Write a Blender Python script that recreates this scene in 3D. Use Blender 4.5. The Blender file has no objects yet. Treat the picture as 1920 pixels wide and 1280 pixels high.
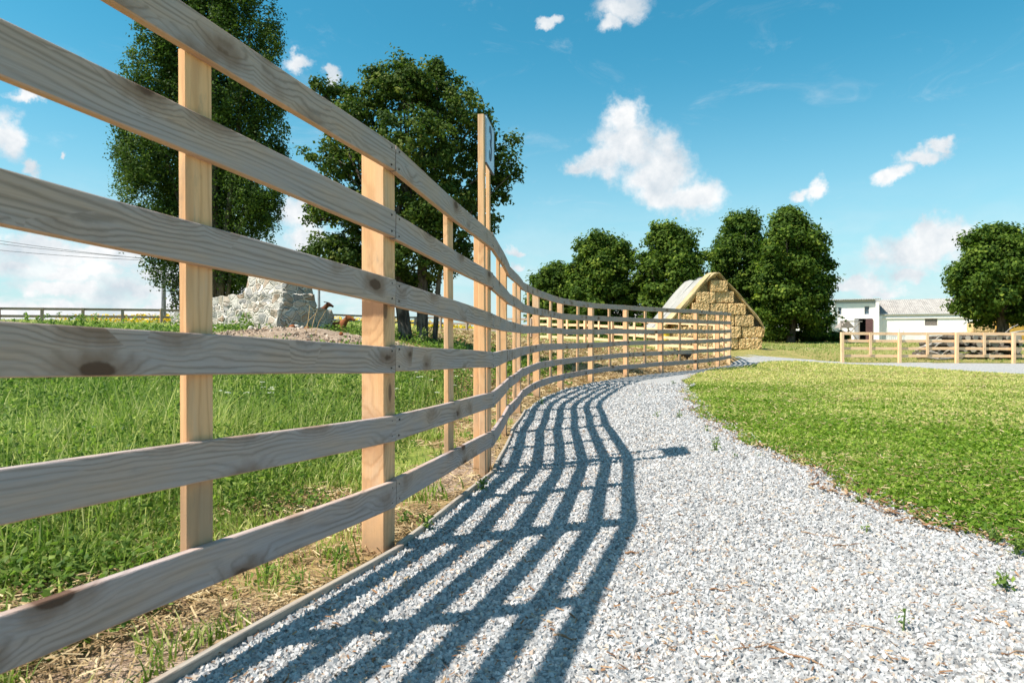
import bpy, math, random
import numpy as np
from mathutils import Vector, Matrix
R = math.radians
rng = np.random.default_rng(7)
random.seed(7)
scene = bpy.context.scene
COL = scene.collection

# ------------------------------------------------------------------ camera
CAMZ = 0.78
cam_d = bpy.data.cameras.new('camera')
cam_d.lens = 24; cam_d.sensor_width = 36; cam_d.clip_end = 3000; cam_d.clip_start = 0.05
cam_d.dof.use_dof = True; cam_d.dof.focus_distance = 4.2; cam_d.dof.aperture_fstop = 7.5
cam = bpy.data.objects.new('camera', cam_d); COL.objects.link(cam)
cam.location = (0, 0, CAMZ); cam.rotation_euler = (R(90), 0, 0)
scene.camera = cam
scene.render.engine = 'CYCLES'
scene.cycles.max_bounces = 6
scene.cycles.diffuse_bounces = 3
scene.cycles.transparent_max_bounces = 8
scene.cycles.use_denoising = True
scene.view_settings.view_transform = 'Standard'
scene.view_settings.look = 'None'
scene.view_settings.gamma = 1
scene.view_settings.exposure = 0.74

# ------------------------------------------------------------------ sun
SUN_EL = R(55)
SUN_DIR = Vector((-0.926*math.cos(SUN_EL), -0.377*math.cos(SUN_EL), math.sin(SUN_EL))).normalized()
sun_d = bpy.data.lights.new('sun', 'SUN'); sun_d.energy = 5.0; sun_d.angle = R(0.53); sun_d.color = (1, .93, .82)
sun = bpy.data.objects.new('sun', sun_d); COL.objects.link(sun)
sun.rotation_euler = SUN_DIR.to_track_quat('Z', 'Y').to_euler()

# ------------------------------------------------------------------ node helper
class NT:
    def __init__(s, tree): s.t = tree; s.n = tree.nodes; s.l = tree.links
    def node(s, typ, **kw):
        n = s.n.new(typ)
        for k, v in kw.items(): setattr(n, k, v)
        return n
    def put(s, n, i, v):
        if v is None: return
        if hasattr(v, 'is_output'): s.l.new(v, n.inputs[i])
        else:
            inp = n.inputs[i]
            if hasattr(inp.default_value, '__len__') and hasattr(v, '__len__'):
                v = tuple(v)
                if len(inp.default_value) == 4 and len(v) == 3: v = v+(1,)
            inp.default_value = v
    def math(s, op, a, b=None, c=None, clamp=False):
        n = s.node('ShaderNodeMath', operation=op, use_clamp=clamp)
        s.put(n, 0, a); s.put(n, 1, b); s.put(n, 2, c); return n.outputs[0]
    def vec(s, op, a, b=None, c=None):
        n = s.node('ShaderNodeVectorMath', operation=op)
        s.put(n, 0, a); s.put(n, 1, b)
        if c is not None: s.put(n, 3 if op == 'SCALE' else 2, c)
        return n.outputs['Value'] if op in ('LENGTH', 'DOT_PRODUCT') else n.outputs[0]
    def scale(s, a, f):
        n = s.node('ShaderNodeVectorMath', operation='SCALE'); s.put(n, 0, a); s.put(n, 'Scale', f); return n.outputs[0]
    def noise(s, vec, scale, detail=3, rough=.55, dist=0, col=False):
        n = s.node('ShaderNodeTexNoise'); s.put(n, 'Vector', vec); s.put(n, 'Scale', scale); s.put(n, 'Detail', detail)
        s.put(n, 'Roughness', rough); s.put(n, 'Distortion', dist); return n.outputs['Color' if col else 'Fac']
    def voro(s, vec, scale, feature='F1', rand=1, out='Distance'):
        n = s.node('ShaderNodeTexVoronoi', feature=feature); s.put(n, 'Vector', vec); s.put(n, 'Scale', scale)
        s.put(n, 'Randomness', rand); return n.outputs[out]
    def ss(s, x, a, b, lo=0., hi=1.):
        n = s.node('ShaderNodeMapRange', interpolation_type='SMOOTHSTEP')
        s.put(n, 0, x); s.put(n, 1, a); s.put(n, 2, b); s.put(n, 3, lo); s.put(n, 4, hi); return n.outputs[0]
    def lin(s, x, a, b, lo=0., hi=1.):
        n = s.node('ShaderNodeMapRange'); s.put(n, 0, x); s.put(n, 1, a); s.put(n, 2, b); s.put(n, 3, lo); s.put(n, 4, hi); return n.outputs[0]
    def mix(s, f, a, b, mode='MIX'):
        n = s.node('ShaderNodeMix', data_type='RGBA', blend_type=mode)
        s.put(n, 0, f); s.put(n, 6, a); s.put(n, 7, b); return n.outputs[2]
    def ramp(s, f, stops):
        n = s.node('ShaderNodeValToRGB'); s.put(n, 0, f); e = n.color_ramp.elements
        while len(e) < len(stops): e.new(.5)
        for el, (p, c) in zip(e, stops): el.position = p; el.color = tuple(c)+(1,)
        return n.outputs[0]
    def sep(s, v):
        n = s.node('ShaderNodeSeparateXYZ'); s.put(n, 0, v); return n.outputs
    def comb(s, x, y, z):
        n = s.node('ShaderNodeCombineXYZ'); s.put(n, 0, x); s.put(n, 1, y); s.put(n, 2, z); return n.outputs[0]
    def bump(s, h, strength, dist):
        n = s.node('ShaderNodeBump'); s.put(n, 'Height', h); s.put(n, 'Strength', strength); s.put(n, 'Distance', dist); return n.outputs[0]
    def attr(s, name, out='Fac'):
        n = s.node('ShaderNodeAttribute'); n.attribute_name = name; return n.outputs[out]

def material(name, fn, rough=.8, spec=.3):
    m = bpy.data.materials.new(name); m.use_nodes = True
    t = NT(m.node_tree); t.n.clear()
    out = t.node('ShaderNodeOutputMaterial'); b = t.node('ShaderNodeBsdfPrincipled')
    t.put(b, 'Roughness', rough); t.put(b, 'Specular IOR Level', spec)
    t.l.new(b.outputs[0], out.inputs[0])
    fn(t, b, out)
    return m

# ------------------------------------------------------------------ world: sky and clouds
def pxdir(px, py):
    v = Vector(((px-960)/1280, 1, (640-py)/1280)).normalized()
    return math.atan2(v.x, v.y), math.asin(v.z)

world = bpy.data.worlds.new('World'); scene.world = world; world.use_nodes = True
W = NT(world.node_tree); W.n.clear()
wout = W.node('ShaderNodeOutputWorld')
sky = W.node('ShaderNodeTexSky', sky_type='NISHITA', sun_disc=False)
sky.sun_elevation = SUN_EL; sky.sun_rotation = math.atan2(SUN_DIR.x, SUN_DIR.y); sky.air_density = 1.0; sky.dust_density = .7; sky.ozone_density = 1.6; sky.altitude = 100
SKY_S = 0.085
tc = W.node('ShaderNodeTexCoord').outputs['Generated']
dx, dy, dz = W.sep(tc)
az = W.math('ARCTAN2', dx, dy); el = W.math('ARCSINE', dz)
P = W.comb(az, el, 0.)
n1 = W.noise(tc, 7, 3, .5, col=True)
n2 = W.noise(tc, 26, 5, .62, col=True)
Pd = W.vec('ADD', P, W.scale(W.vec('SUBTRACT', n1, (.5, .5, .5)), .05))
Pd = W.vec('ADD', Pd, W.scale(W.vec('SUBTRACT', n2, (.5, .5, .5)), .045))
blobs = [(1170, 225, 52, 52), (1190, 280, 88, 70), (1130, 315, 90, 36), (1235, 335, 90, 62), (1300, 372, 84, 38), (1230, 375, 60, 40), (1075, 318, 34, 16),
         (1165, 12, 66, 34), (1138, 45, 28, 22), (1027, 40, 24, 13),
         (1765, 272, 36, 18), (1730, 298, 50, 20), (1690, 328, 46, 18), (1540, 350, 24, 28), (1505, 356, 30, 14),
         (1762, 458, 78, 52), (1700, 480, 112, 44), (1740, 440, 44, 26), (1690, 520, 42, 20), (1610, 538, 80, 24), (1570, 548, 50, 16), (1640, 553, 70, 14),
         (560, 113, 36, 18), (614, 130, 16, 16), (55, 185, 56, 16), (15, 255, 38, 56), (52, 315, 24, 16), (117, 284, 10, 12),
         (60, 455, 130, 34), (190, 478, 130, 28), (150, 510, 120, 24), (330, 590, 200, 30), (60, 590, 160, 30), (110, 545, 110, 24), (250, 550, 100, 26), (300, 520, 60, 20), (20, 500, 60, 22),
         (565, 400, 56, 44), (580, 440, 60, 40), (670, 530, 60, 30), (974, 468, 30, 12), (972, 500, 24, 12), (620, 520, 60, 26),
         (-160, 350, 110, 60), (-250, 480, 150, 50), (2100, 420, 90, 45), (2250, 200, 90, 40), (2400, 480, 120, 30),(500,-160,120,60)]
acc = None
for (bx, by, rx, ry) in blobs:
    a0, e0 = pxdir(bx, by); a1, _ = pxdir(bx+rx, by); _, e1 = pxdir(bx, by-ry)
    d = W.vec('SUBTRACT', Pd, (a0, e0, 0))
    d = W.vec('MULTIPLY', d, (1/abs(a1-a0), 1/abs(e1-e0), 0))
    v = W.math('SUBTRACT', 1., W.vec('LENGTH', d))
    acc = v if acc is None else W.math('SMOOTH_MAX', acc, v, .25)
n3 = W.noise(tc, 17, 12, .66)
dens = W.math('ADD', acc, W.math('MULTIPLY', W.math('SUBTRACT', n3, .5), 1.75))
alpha = W.ss(dens, -.08, .62)
# thin cirrus and a soft veil low over the horizon
stretch = W.vec('MULTIPLY', tc, (1.0, 1.0, 3.2))
n4 = W.noise(stretch, 9, 7, .6, .4)
veilmask = W.ss(el, R(13), R(3))
leftmask = W.ss(az, R(-2), R(-22))
veil = W.math('MULTIPLY', W.math('MULTIPLY', W.ss(n4, .34, .62), veilmask), W.math('ADD', .28, W.math('MULTIPLY', leftmask, .62)), clamp=True)
cirr = W.math('MULTIPLY', W.ss(W.noise(W.vec('MULTIPLY', tc, (1.5, 1, 3.4)), 5, 8, .68, .8), .55, .85), .3)
high_fill = W.math('MULTIPLY', W.math('MULTIPLY', W.ss(el, R(33), R(48)), W.ss(W.noise(tc, 3.2, 6, .6), .42, .6)), .42)  # unseen cloud cover added high overhead to neutralise the fill light in shadows
veil = W.math('MAXIMUM', veil, high_fill)
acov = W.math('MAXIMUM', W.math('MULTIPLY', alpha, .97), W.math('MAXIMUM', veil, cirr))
nA = W.noise(tc, 14, 6, .6); nB = W.noise(W.vec('ADD', tc, tuple(SUN_DIR*.035)), 14, 6, .6)
relief = W.math('ADD', .62, W.math('MULTIPLY', W.math('SUBTRACT', nA, nB), 3.2), clamp=True)
ccol = W.mix(relief, (.60, .67, .73), (.93, .93, .93))
hs = W.node('ShaderNodeHueSaturation'); W.put(hs, 'Hue', .478); W.put(hs, 'Saturation', 1.3); W.put(hs, 'Value', 1.0); W.l.new(sky.outputs[0], hs.inputs['Color'])
skc = W.mix(1., hs.outputs[0], (.68, 1.20, 1.15), 'MULTIPLY')
skc = W.mix(W.math('MULTIPLY', W.math('POWER', W.ss(el, R(26), R(-3)), 1.5), .9), skc, (4.4, 5.8, 6.3))
bg1 = W.node('ShaderNodeBackground'); W.put(bg1, 0, skc); W.put(bg1, 1, SKY_S)
bg2 = W.node('ShaderNodeBackground'); W.put(bg2, 0, ccol); W.put(bg2, 1, .66)
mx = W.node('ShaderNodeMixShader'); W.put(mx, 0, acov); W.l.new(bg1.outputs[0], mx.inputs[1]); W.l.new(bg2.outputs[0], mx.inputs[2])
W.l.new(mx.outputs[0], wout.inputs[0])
world.cycles.sampling_method = 'MANUAL'; world.cycles.sample_map_resolution = 512

# ------------------------------------------------------------------ mesh helpers
def tag(o, label=None, cat=None, group=None, kind=None):
    if label: o['label'] = label
    if cat: o['category'] = cat
    if group: o['group'] = group
    if kind: o['kind'] = kind
    return o
def empty(name, loc, label, cat, group=None, rz=0.):
    o = bpy.data.objects.new(name, None); COL.objects.link(o); o.location = loc; o.rotation_euler = (0, 0, rz)
    o.empty_display_size = .1
    return tag(o, label, cat, group)
def meshdata(name, V, F, mat=None, smooth=False, att=None, mats=None):
    """V (n,3); F list of tuples or int array (m,k)."""
    me = bpy.data.meshes.new(name)
    V = np.asarray(V, dtype=np.float32)
    if isinstance(F, np.ndarray):
        m, k = F.shape; loops = F.ravel().astype(np.int32); starts = np.arange(0, m*k, k, dtype=np.int32)
    else:
        m = len(F); lens = np.array([len(f) for f in F]); loops = np.array([i for f in F for i in f], dtype=np.int32)
        starts = np.concatenate([[0], np.cumsum(lens)[:-1]]).astype(np.int32)
    me.vertices.add(len(V)); me.vertices.foreach_set('co', V.ravel())
    me.loops.add(len(loops)); me.loops.foreach_set('vertex_index', loops)
    me.polygons.add(m); me.polygons.foreach_set('loop_start', starts)
    me.update(calc_edges=True)
    me.polygons.foreach_set('use_smooth', np.full(m, bool(smooth)))
    for mm in (mats or ([mat] if mat else [])): me.materials.append(mm)
    if att:
        for an, (dom, arr) in att.items():
            arr = np.asarray(arr, dtype=np.float32)
            if arr.ndim == 2:
                a = me.attributes.new(an, 'FLOAT_VECTOR', dom); a.data.foreach_set('vector', arr.ravel())
            else:
                a = me.attributes.new(an, 'FLOAT', dom); a.data.foreach_set('value', arr)
    me.validate()
    return me
def obj(name, me, parent=None, loc=None, mw=None):
    o = bpy.data.objects.new(name, me); COL.objects.link(o)
    if parent: o.parent = parent
    if mw is not None: o.matrix_basis = mw
    elif loc is not None: o.location = loc
    return o

class MB:
    def __init__(s): s.V = []; s.F = []
    def add(s, V, F):
        o = len(s.V); s.V += [tuple(v) for v in V]; s.F += [tuple(i+o for i in f) for f in F]; return s
    def box(s, x0, x1, y0, y1, z0, z1, M=None):
        V = [Vector(p) for p in ((x0,y0,z0),(x1,y0,z0),(x1,y1,z0),(x0,y1,z0),(x0,y0,z1),(x1,y0,z1),(x1,y1,z1),(x0,y1,z1))]
        if M is not None: V = [M @ v for v in V]
        return s.add(V, [(0,3,2,1),(4,5,6,7),(0,1,5,4),(1,2,6,5),(2,3,7,6),(3,0,4,7)])
    def prism(s, pts, y0, y1):
        """pts in (x,z); extruded along y"""
        n = len(pts); V = [(x, y0, z) for x, z in pts]+[(x, y1, z) for x, z in pts]
        F = [tuple(range(n)), tuple(range(2*n-1, n-1, -1))]+[(i, i+n, (i+1) % n+n, (i+1) % n) for i in range(n)]
        return s.add(V, F)
    def tube(s, pts, rad, n=7, cap=True):
        pts = [Vector(p) for p in pts]; rings = []
        o = len(s.V); ref = Vector((1, 0, 0))
        for i, p in enumerate(pts):
            d = (pts[min(i+1, len(pts)-1)]-pts[max(i-1, 0)]).normalized()
            if abs(d.dot(ref)) > .9: ref = Vector((0, 1, 0))
            u = d.cross(ref).normalized(); w = d.cross(u).normalized(); ref = -w if False else ref
            r = rad[i] if hasattr(rad, '__len__') else rad
            for k in range(n):
                a = 2*math.pi*k/n; s.V.append(tuple(p+(u*math.cos(a)+w*math.sin(a))*r))
        for i in range(len(pts)-1):
            for k in range(n):
                a = o+i*n+k; b = o+i*n+(k+1) % n
                s.F.append((a, b, b+n, a+n))
        if cap:
            s.F.append(tuple(o+k for k in range(n))[::-1]); s.F.append(tuple(o+(len(pts)-1)*n+k for k in range(n)))
        return s
    def obj(s, name, mat, parent=None, origin=(0, 0, 0), smooth=False, mw=None, loc=None):
        V = np.array(s.V, dtype=np.float32)-np.array(origin, dtype=np.float32)
        return obj(name, meshdata(name, V, s.F, mat, smooth), parent, loc=loc, mw=mw)

def at(px, py, d):
    """point seen at that place of the view, d metres ahead (used once to survey the site)"""
    return np.array([(px-960)/1280*d, d, CAMZ+(640-py)/1280*d])

# ------------------------------------------------------------------ terrain survey
FP = [(-1.16, -.95), (-.98, .8), (-.43, 2.54), (-.12, 4.32), (-.02, 6.1), (.13, 7.9), (.42, 9.65), (.88, 11.4), (1.57, 13.0), (2.49, 14.5),
      (3.54, 15.9), (4.70, 17.2), (5.71, 18.7), (6.49, 20.2)]
FZ = [.03, .03, -.01, -.06, -.06, -.05, -.04, -.03, -.01, .02, .04, .06, .08, .10]
BACK = [(6.49, 20.2), (6.80, 21.1), (6.68, 22.2), (6.1, 23.3), (5.2, 24.2), (3.9, 26.2), (3.06, 28), (.92, 30.3), (-2.25, 35), (-6.6, 37.5), (-10.6, 34), (-14.4, 28), (-19.5, 26), (-26, 25), (-36, 25)]
BZ = [.10, .22, .32, .38, .45, .6, .70, .79, .99, 1.14, 1.19, 1.09, 1.06, 1.08, 1.1]
ctrl = [(x, y, z) for (x, y), z in zip(FP, FZ)]+[(x, y, z) for (x, y), z in zip(BACK, BZ)][1:]
for px, py, d in [(100,609,19),(300,613,18),(690,611,18),(430,627,13.6),(520,622,13.2),(600,642,10.5),(690,652,10),(800,648,14.5),(890,622,24),
                  (0,600,45),(300,601,48),(690,604,60),(880,612,60),(1000,627,52),(1100,634,45),(1300,640,52),(1480,640,55),(1600,641,85),(1860,641,50),
                  (1500,650,40),(1500,667,27),(1427,655,29),(1290,655,29),(1290,652,34),(1427,652,34),(1578,680,25),(1750,680,25),(1920,681,25),(1600,760,8.3),(1900,900,3.8),(1900,715,13.3),
                  (1500,720,12.4),(1500,690,20),(1400,760,8.3),(1750,655,36),(1920,655,34)]:
    ctrl.append(tuple(at(px, py, d)))
ctrl += [(-2, 3, .04), (-4, 4, .12), (-8, 6, .4), (-6, 9, .6), (-3, 8, .3), (-1.2, 8, .08), (0, 13, .2), (2, 19, .33), (1, 1.5, .0), (1, 3, -.01), (2.5, 2, 0), (1, 6, -.03), (1.5, 9, -.03), (3, 13, 0),
         (0, -5, 0), (5, -5, 0), (-5, -5, 0), (8, 2, 0), (20, 10, 0), (-8, 0, .2), (35, 25, 0), (15, 0, 0), (-15, 8, .9), (-25, 12, 1.1)]
for a in range(0, 360, 30):
    for rr in (110, 260, 500):
        left = .5-.5*math.sin(R(a))
        ctrl.append((rr*math.sin(R(a)), rr*math.cos(R(a)), .6+1.7*left*(math.cos(R(a)) > -.2)))
CT = np.array(ctrl); CC = 1.2
def _phi(r): return np.sqrt(r*r+CC*CC)
_A = _phi(np.linalg.norm(CT[:, None, :2]-CT[None, :, :2], axis=2))
_n = len(CT); _M = np.zeros((_n+1, _n+1)); _M[:_n, :_n] = _A-np.eye(_n)*.06; _M[:_n, _n] = 1; _M[_n, :_n] = 1
_w = np.linalg.solve(_M, np.concatenate([CT[:, 2], [0]]))
def T(x, y):
    x = np.asarray(x, dtype=float); y = np.asarray(y, dtype=float); sh = x.shape
    x = x.ravel(); y = y.ravel(); out = np.empty(len(x))
    for i in range(0, len(x), 20000):
        r = np.sqrt((x[i:i+20000, None]-CT[None, :, 0])**2+(y[i:i+20000, None]-CT[None, :, 1])**2)
        out[i:i+20000] = _phi(r) @ _w[:_n]+_w[_n]
    return out.reshape(sh)
def t1(x, y): return float(T(np.array([x]), np.array([y]))[0])

def polydist(x, y, P):
    """signed distance to polyline, positive on its left"""
    x = np.asarray(x, float).ravel(); y = np.asarray(y, float).ravel(); best = np.full(len(x), 1e9); sg = np.ones(len(x))
    for (ax, ay), (bx, by) in zip(P[:-1], P[1:]):
        ux, uy = bx-ax, by-ay; L2 = ux*ux+uy*uy
        t = np.clip(((x-ax)*ux+(y-ay)*uy)/L2, 0, 1)
        ex = x-ax-t*ux; ey = y-ay-t*uy; d = np.hypot(ex, ey)
        m = d < best; best = np.where(m, d, best); sg = np.where(m, np.sign(ux*(y-ay)-uy*(x-ax)), sg)
    return best*sg
def inpoly(x, y, P):
    x = np.asarray(x, float); y = np.asarray(y, float); c = np.zeros(x.shape, bool); n = len(P)
    for i in range(n):
        x0, y0 = P[i]; x1, y1 = P[i-1]
        if y0 == y1: continue
        k = ((y0 > y) != (y1 > y)) & (x < (x1-x0)*(y-y0)/(y1-y0)+x0); c ^= k
    return c
def resample(P, step):
    out = []
    for (a, b) in zip(P[:-1], P[1:]):
        L = math.dist(a, b); n = max(1, int(L/step))
        for i in range(n): out.append((a[0]+(b[0]-a[0])*i/n, a[1]+(b[1]-a[1])*i/n))
    out.append(P[-1]); return out
def smoothline(P, it=2):
    for _ in range(it):
        Q = [P[0]]
        for a, b in zip(P[:-1], P[1:]):
            Q += [(a[0]*.75+b[0]*.25, a[1]*.75+b[1]*.25), (a[0]*.25+b[0]*.75, a[1]*.25+b[1]*.75)]
        Q.append(P[-1]); P = Q
    return P
LEFT = [(x+.025, y) for x, y in FP]+[(7.0, 21.5), (8.0, 24), (8.9, 25.7), (10.5, 25.6), (13, 24.9), (20, 24.7), (34, 24.7)]
RIGHT = [(2.6, -1), (2.1, 1), (1.83, 2.3), (1.85, 2.65), (1.78, 2.95), (1.76, 3.33), (1.77, 4.0), (1.83, 4.87), (1.86, 6.24), (2.05, 7.68), (2.54, 10.0), (3.1, 12.5), (3.97, 15.2),
         (5.3, 17.8), (7.6, 20.9), (9.5, 23.0), (11, 23.9), (12.6, 23.7), (13.2, 22.4), (13.2, 20), (13.4, 17.8), (14.2, 12), (16, 4)]
RIGHT = smoothline(RIGHT)
def wob(x, y): return .05*math.sin(3.1*y+1)+.035*math.sin(7.7*y+2)+.02*math.sin(17*y)
RIGHT = [(x+wob(x, y)*min(1, 2/(1+.1*abs(y))), y) for x, y in resample(RIGHT, .12)]
OUTER = [(34, 4)]
PATH = LEFT+OUTER+RIGHT[::-1]
def onpath(x, y): return inpoly(x, y, PATH)

# ------------------------------------------------------------------ materials
def m_ground(t, b, out):
    g = t.node('ShaderNodeNewGeometry').outputs['Position']
    z = t.attr('zone', 'Vector'); straw, soil, lush = t.sep(z)
    n = t.noise(g, 1.3, 6, .65); nf = t.noise(g, 14, 5, .7); nff = t.noise(g, 60, 3, .7)
    green = t.mix(t.ss(nf, .35, .65), (.08, .13, .02), (.24, .29, .055))
    green = t.mix(t.ss(n, .4, .68), green, (.30, .29, .09))
    tan = t.mix(t.ss(nf, .3, .7), (.22, .14, .07), (.42, .30, .14))
    so = t.mix(t.ss(nf, .3, .7), (.22, .15, .105), (.44, .34, .26))
    m1 = t.ss(t.math('ADD', straw, t.math('MULTIPLY', t.math('SUBTRACT', nf, .5), .9)), .4, .62)
    m2 = t.ss(t.math('ADD', soil, t.math('MULTIPLY', t.math('SUBTRACT', n, .5), .9)), .4, .62)
    c = t.mix(m1, green, tan); c = t.mix(m2, c, so)
    t.put(b, 'Base Color', c)
    t.put(b, 'Normal', t.bump(t.math('ADD', nf, t.math('MULTIPLY', nff, .5)), .7, .04))
M_ground = material('ground_mat', m_ground, .95, .1)
def m_gravelbed(t, b, out):
    g = t.node('ShaderNodeNewGeometry').outputs['Position']
    v = t.node('ShaderNodeTexVoronoi'); t.put(v, 'Vector', g); t.put(v, 'Scale', 62)
    rv = t.sep(v.outputs['Color'])[0]
    c = t.mix(rv, (.28, .275, .27), (.56, .55, .53))
    c = t.mix(t.ss(v.outputs['Distance'], .3, .8), c, (.20, .20, .21))
    c = t.mix(t.math('MULTIPLY', t.ss(t.noise(g, 2.2, 5, .7), .5, .75), .35), c, (.36, .29, .22))
    t.put(b, 'Base Color', c)
    t.put(b, 'Normal', t.bump(v.outputs['Distance'], -1, .012))
M_gbed = material('gravel_bed_mat', m_gravelbed, .9, .15)
def m_stone(t, b, out):
    v = t.attr('v'); g = t.node('ShaderNodeNewGeometry').outputs['Position']
    c = t.ramp(v, [(0, (.16, .155, .155)), (.15, (.28, .28, .285)), (.5, (.40, .395, .40)), (.85, (.54, .535, .535)), (.94, (.52, .46, .40)), (1, (.34, .25, .19))])
    c = t.mix(t.ss(t.noise(g, 300, 2), .35, .7, 0., .35), c, (.35, .35, .36))
    t.put(b, 'Base Color', c)
M_stone = material('gravel_stone_mat', m_stone, .85, .2)

def leafmat(name, dark, light, warm, trans=.35, rough=.45):
    def f(t, b, out):
        v = t.attr('v'); c = t.ramp(v, [(0, dark), (.6, light), (1, warm)])
        t.put(b, 'Base Color', c); t.put(b, 'Roughness', rough); t.put(b, 'Specular IOR Level', .12)
        tr = t.node('ShaderNodeBsdfTranslucent'); t.put(tr, 0, t.mix(.5, c, t.mix(1., c, (1.2, 1.5, .5), 'MULTIPLY')))
        mxs = t.node('ShaderNodeMixShader'); t.put(mxs, 0, trans)
        t.l.new(b.outputs[0], mxs.inputs[1]); t.l.new(tr.outputs[0], mxs.inputs[2]); t.l.new(mxs.outputs[0], out.inputs[0])
    return material(name, f)
M_chest = leafmat('chestnut_leaf_mat', (.028, .062, .010), (.095, .155, .020), (.27, .33, .05), .38, .65)
M_maple = leafmat('maple_leaf_mat', (.024, .050, .011), (.075, .12, .018), (.24, .25, .06), .36, .65)
M_poplar = leafmat('poplar_leaf_mat', (.028, .056, .014), (.082, .135, .024), (.22, .27, .06), .36, .6)
M_grass = leafmat('lawn_grass_mat', (.08, .165, .012), (.25, .35, .045), (.68, .60, .27), .4, .5)
M_weed = leafmat('field_grass_mat', (.07, .14, .025), (.25, .34, .07), (.62, .60, .28), .45, .5)
M_straw = leafmat('straw_mat', (.14, .09, .05), (.36, .25, .13), (.64, .52, .32), .15, .7)
M_flower = leafmat('white_flower_mat', (.7, .7, .6), (.8, .8, .74), (.85, .85, .8), .2, .7)
M_yflower = leafmat('yellow_flower_mat', (.55, .35, .02), (.75, .5, .02), (.8, .6, .05), .2, .7)

def m_bark(t, b, out):
    g = t.node('ShaderNodeNewGeometry').outputs['Position']
    n = t.noise(t.vec('MULTIPLY', g, (9, 9, 1.6)), 1.6, 6, .7)
    t.put(b, 'Base Color', t.mix(t.ss(n, .35, .65), (.035, .028, .022), (.16, .135, .11))); t.put(b, 'Normal', t.bump(n, 1, .05))
M_bark = material('bark_mat', m_bark, .95, .1)

def wood(name, grey, tan, dark, edge, kerf=False, weather=.5, ringf=150., knots=1.):
    def f(t, b, out):
        oc = t.node('ShaderNodeTexCoord').outputs['Object']; rnd = t.node('ShaderNodeObjectInfo').outputs['Random']
        x, y, z = t.sep(oc)
        off = t.math('MULTIPLY', rnd, 57.3)
        q = t.comb(t.math('ADD', x, off), t.math('MULTIPLY', y, 1.), t.math('ADD', z, t.math('MULTIPLY', rnd, 9.1)))
        wz = t.vec('MULTIPLY', q, (1, 2, 2))
        big = t.noise(t.vec('MULTIPLY', q, (.9, 3, 6)), 1.7, 2, .5)
        # knots: stretched cells, only some of them real
        kv = t.node('ShaderNodeTexVoronoi'); t.put(kv, 'Vector', t.vec('MULTIPLY', q, (4.2, 1.0, 9.5))); t.put(kv, 'Scale', 1.); t.put(kv, 'Randomness', .9)
        kd = t.math('ADD', kv.outputs['Distance'], t.math('MULTIPLY', t.math('SUBTRACT', t.noise(q, 30, 3), .5), .1))
        ks = t.sep(kv.outputs['Color'])[0]
        kon = t.math('MULTIPLY', t.ss(ks, .50, .56), knots)
        swirl = t.math('MULTIPLY', t.ss(kd, .75, 0.), kon)
        g = t.math('ADD', t.math('MULTIPLY', t.math('ADD', z, t.math('MULTIPLY', y, .5)), ringf*2.5), t.math('MULTIPLY', big, 30.))
        g = t.math('ADD', g, t.math('MULTIPLY', swirl, 22.))
        g = t.math('ADD', g, t.math('MULTIPLY', t.noise(t.vec('MULTIPLY', q, (3, 20, 20)), 3, 3, .6), 3.))
        ring = t.math('ADD', .5, t.math('MULTIPLY', t.math('SINE', g), .5))
        ring = t.math('POWER', ring, t.lin(t.noise(t.vec('MULTIPLY', q, (1.5, 6, 14)), 1.4, 3), .3, .7, 1., 5.))
        fib = t.noise(t.vec('MULTIPLY', q, (6, 260, 260)), 1, 4, .65)
        wth = t.ss(t.noise(t.vec('MULTIPLY', q, (1.3, 4, 7)), 1.6, 4, .6), .5-weather*.35, .85-weather*.2)
        c = t.mix(wth, tan, grey) if weather < 1 else t.mix(0., grey, tan)
        c = t.mix(t.math('MULTIPLY', t.math('MULTIPLY', ring, t.ss(big, .35, .6, .3, 1.)), .44), c, dark)
        c = t.mix(t.ss(fib, .3, .75, 0., .5), c, t.mix(.35, c, dark))
        kc = t.ss(kd, .20, .15); halo = t.ss(t.math('ADD', kd, t.math('MULTIPLY', t.math('SUBTRACT', t.noise(q, 14, 3), .5), .5)), .55, .12)
        c = t.mix(t.math('MULTIPLY', t.math('MULTIPLY', halo, kon), .75), c, t.mix(.5, dark, (.30, .15, .08)))
        c = t.mix(t.math('MULTIPLY', t.math('MULTIPLY', kc, kon), .9), c, (.10, .05, .03))
        # raw sawn edges kept their colour
        nrm = t.node('ShaderNodeTexCoord').outputs['Normal']
        nz = t.sep(nrm)[2]
        c = t.mix(t.math('MULTIPLY', t.ss(nz, -.4, -.8), .8), c, t.mix(t.ss(fib, .3, .7), edge, tan))
        h = t.math('ADD', t.math('MULTIPLY', ring, -.35), fib)
        if name == 'fresh_post_mat':
            dirt = t.ss(t.math('ADD', x, t.math('MULTIPLY', t.noise(q, 18, 4), -.14)), .24, .06)
            c = t.mix(t.math('MULTIPLY', dirt, .6), c, (.26, .19, .13))
        if kerf:
            wx = t.math('ABSOLUTE', t.math('SUBTRACT', t.math('FRACT', t.math('MULTIPLY', x, 9.)), .5))
            kf = t.ss(wx, .018, .006)
            c = t.mix(t.math('MULTIPLY', kf, .6), c, (.05, .04, .035)); h = t.math('SUBTRACT', h, t.math('MULTIPLY', kf, 3.))
        st = t.math('MAXIMUM', t.ss(t.noise(t.vec('MULTIPLY', q, (1, 3, 3)), 5, 5, .7), .58, .78, 0., .5), t.ss(t.noise(t.vec('MULTIPLY', q, (2.2, 8, 60)), 1.3, 6, .75), .56, .8, 0., .55))
        c = t.mix(st, c, (.2, .17, .14))
        t.put(b, 'Base Color', c); t.put(b, 'Normal', t.bump(h, .5, .0022))
    return material(name, f, .78, .25)
GREY = (.43, .36, .355); TAN = (.53, .36, .27); DARK = (.11, .075, .052); EDGE = (.60, .30, .12)
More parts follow.
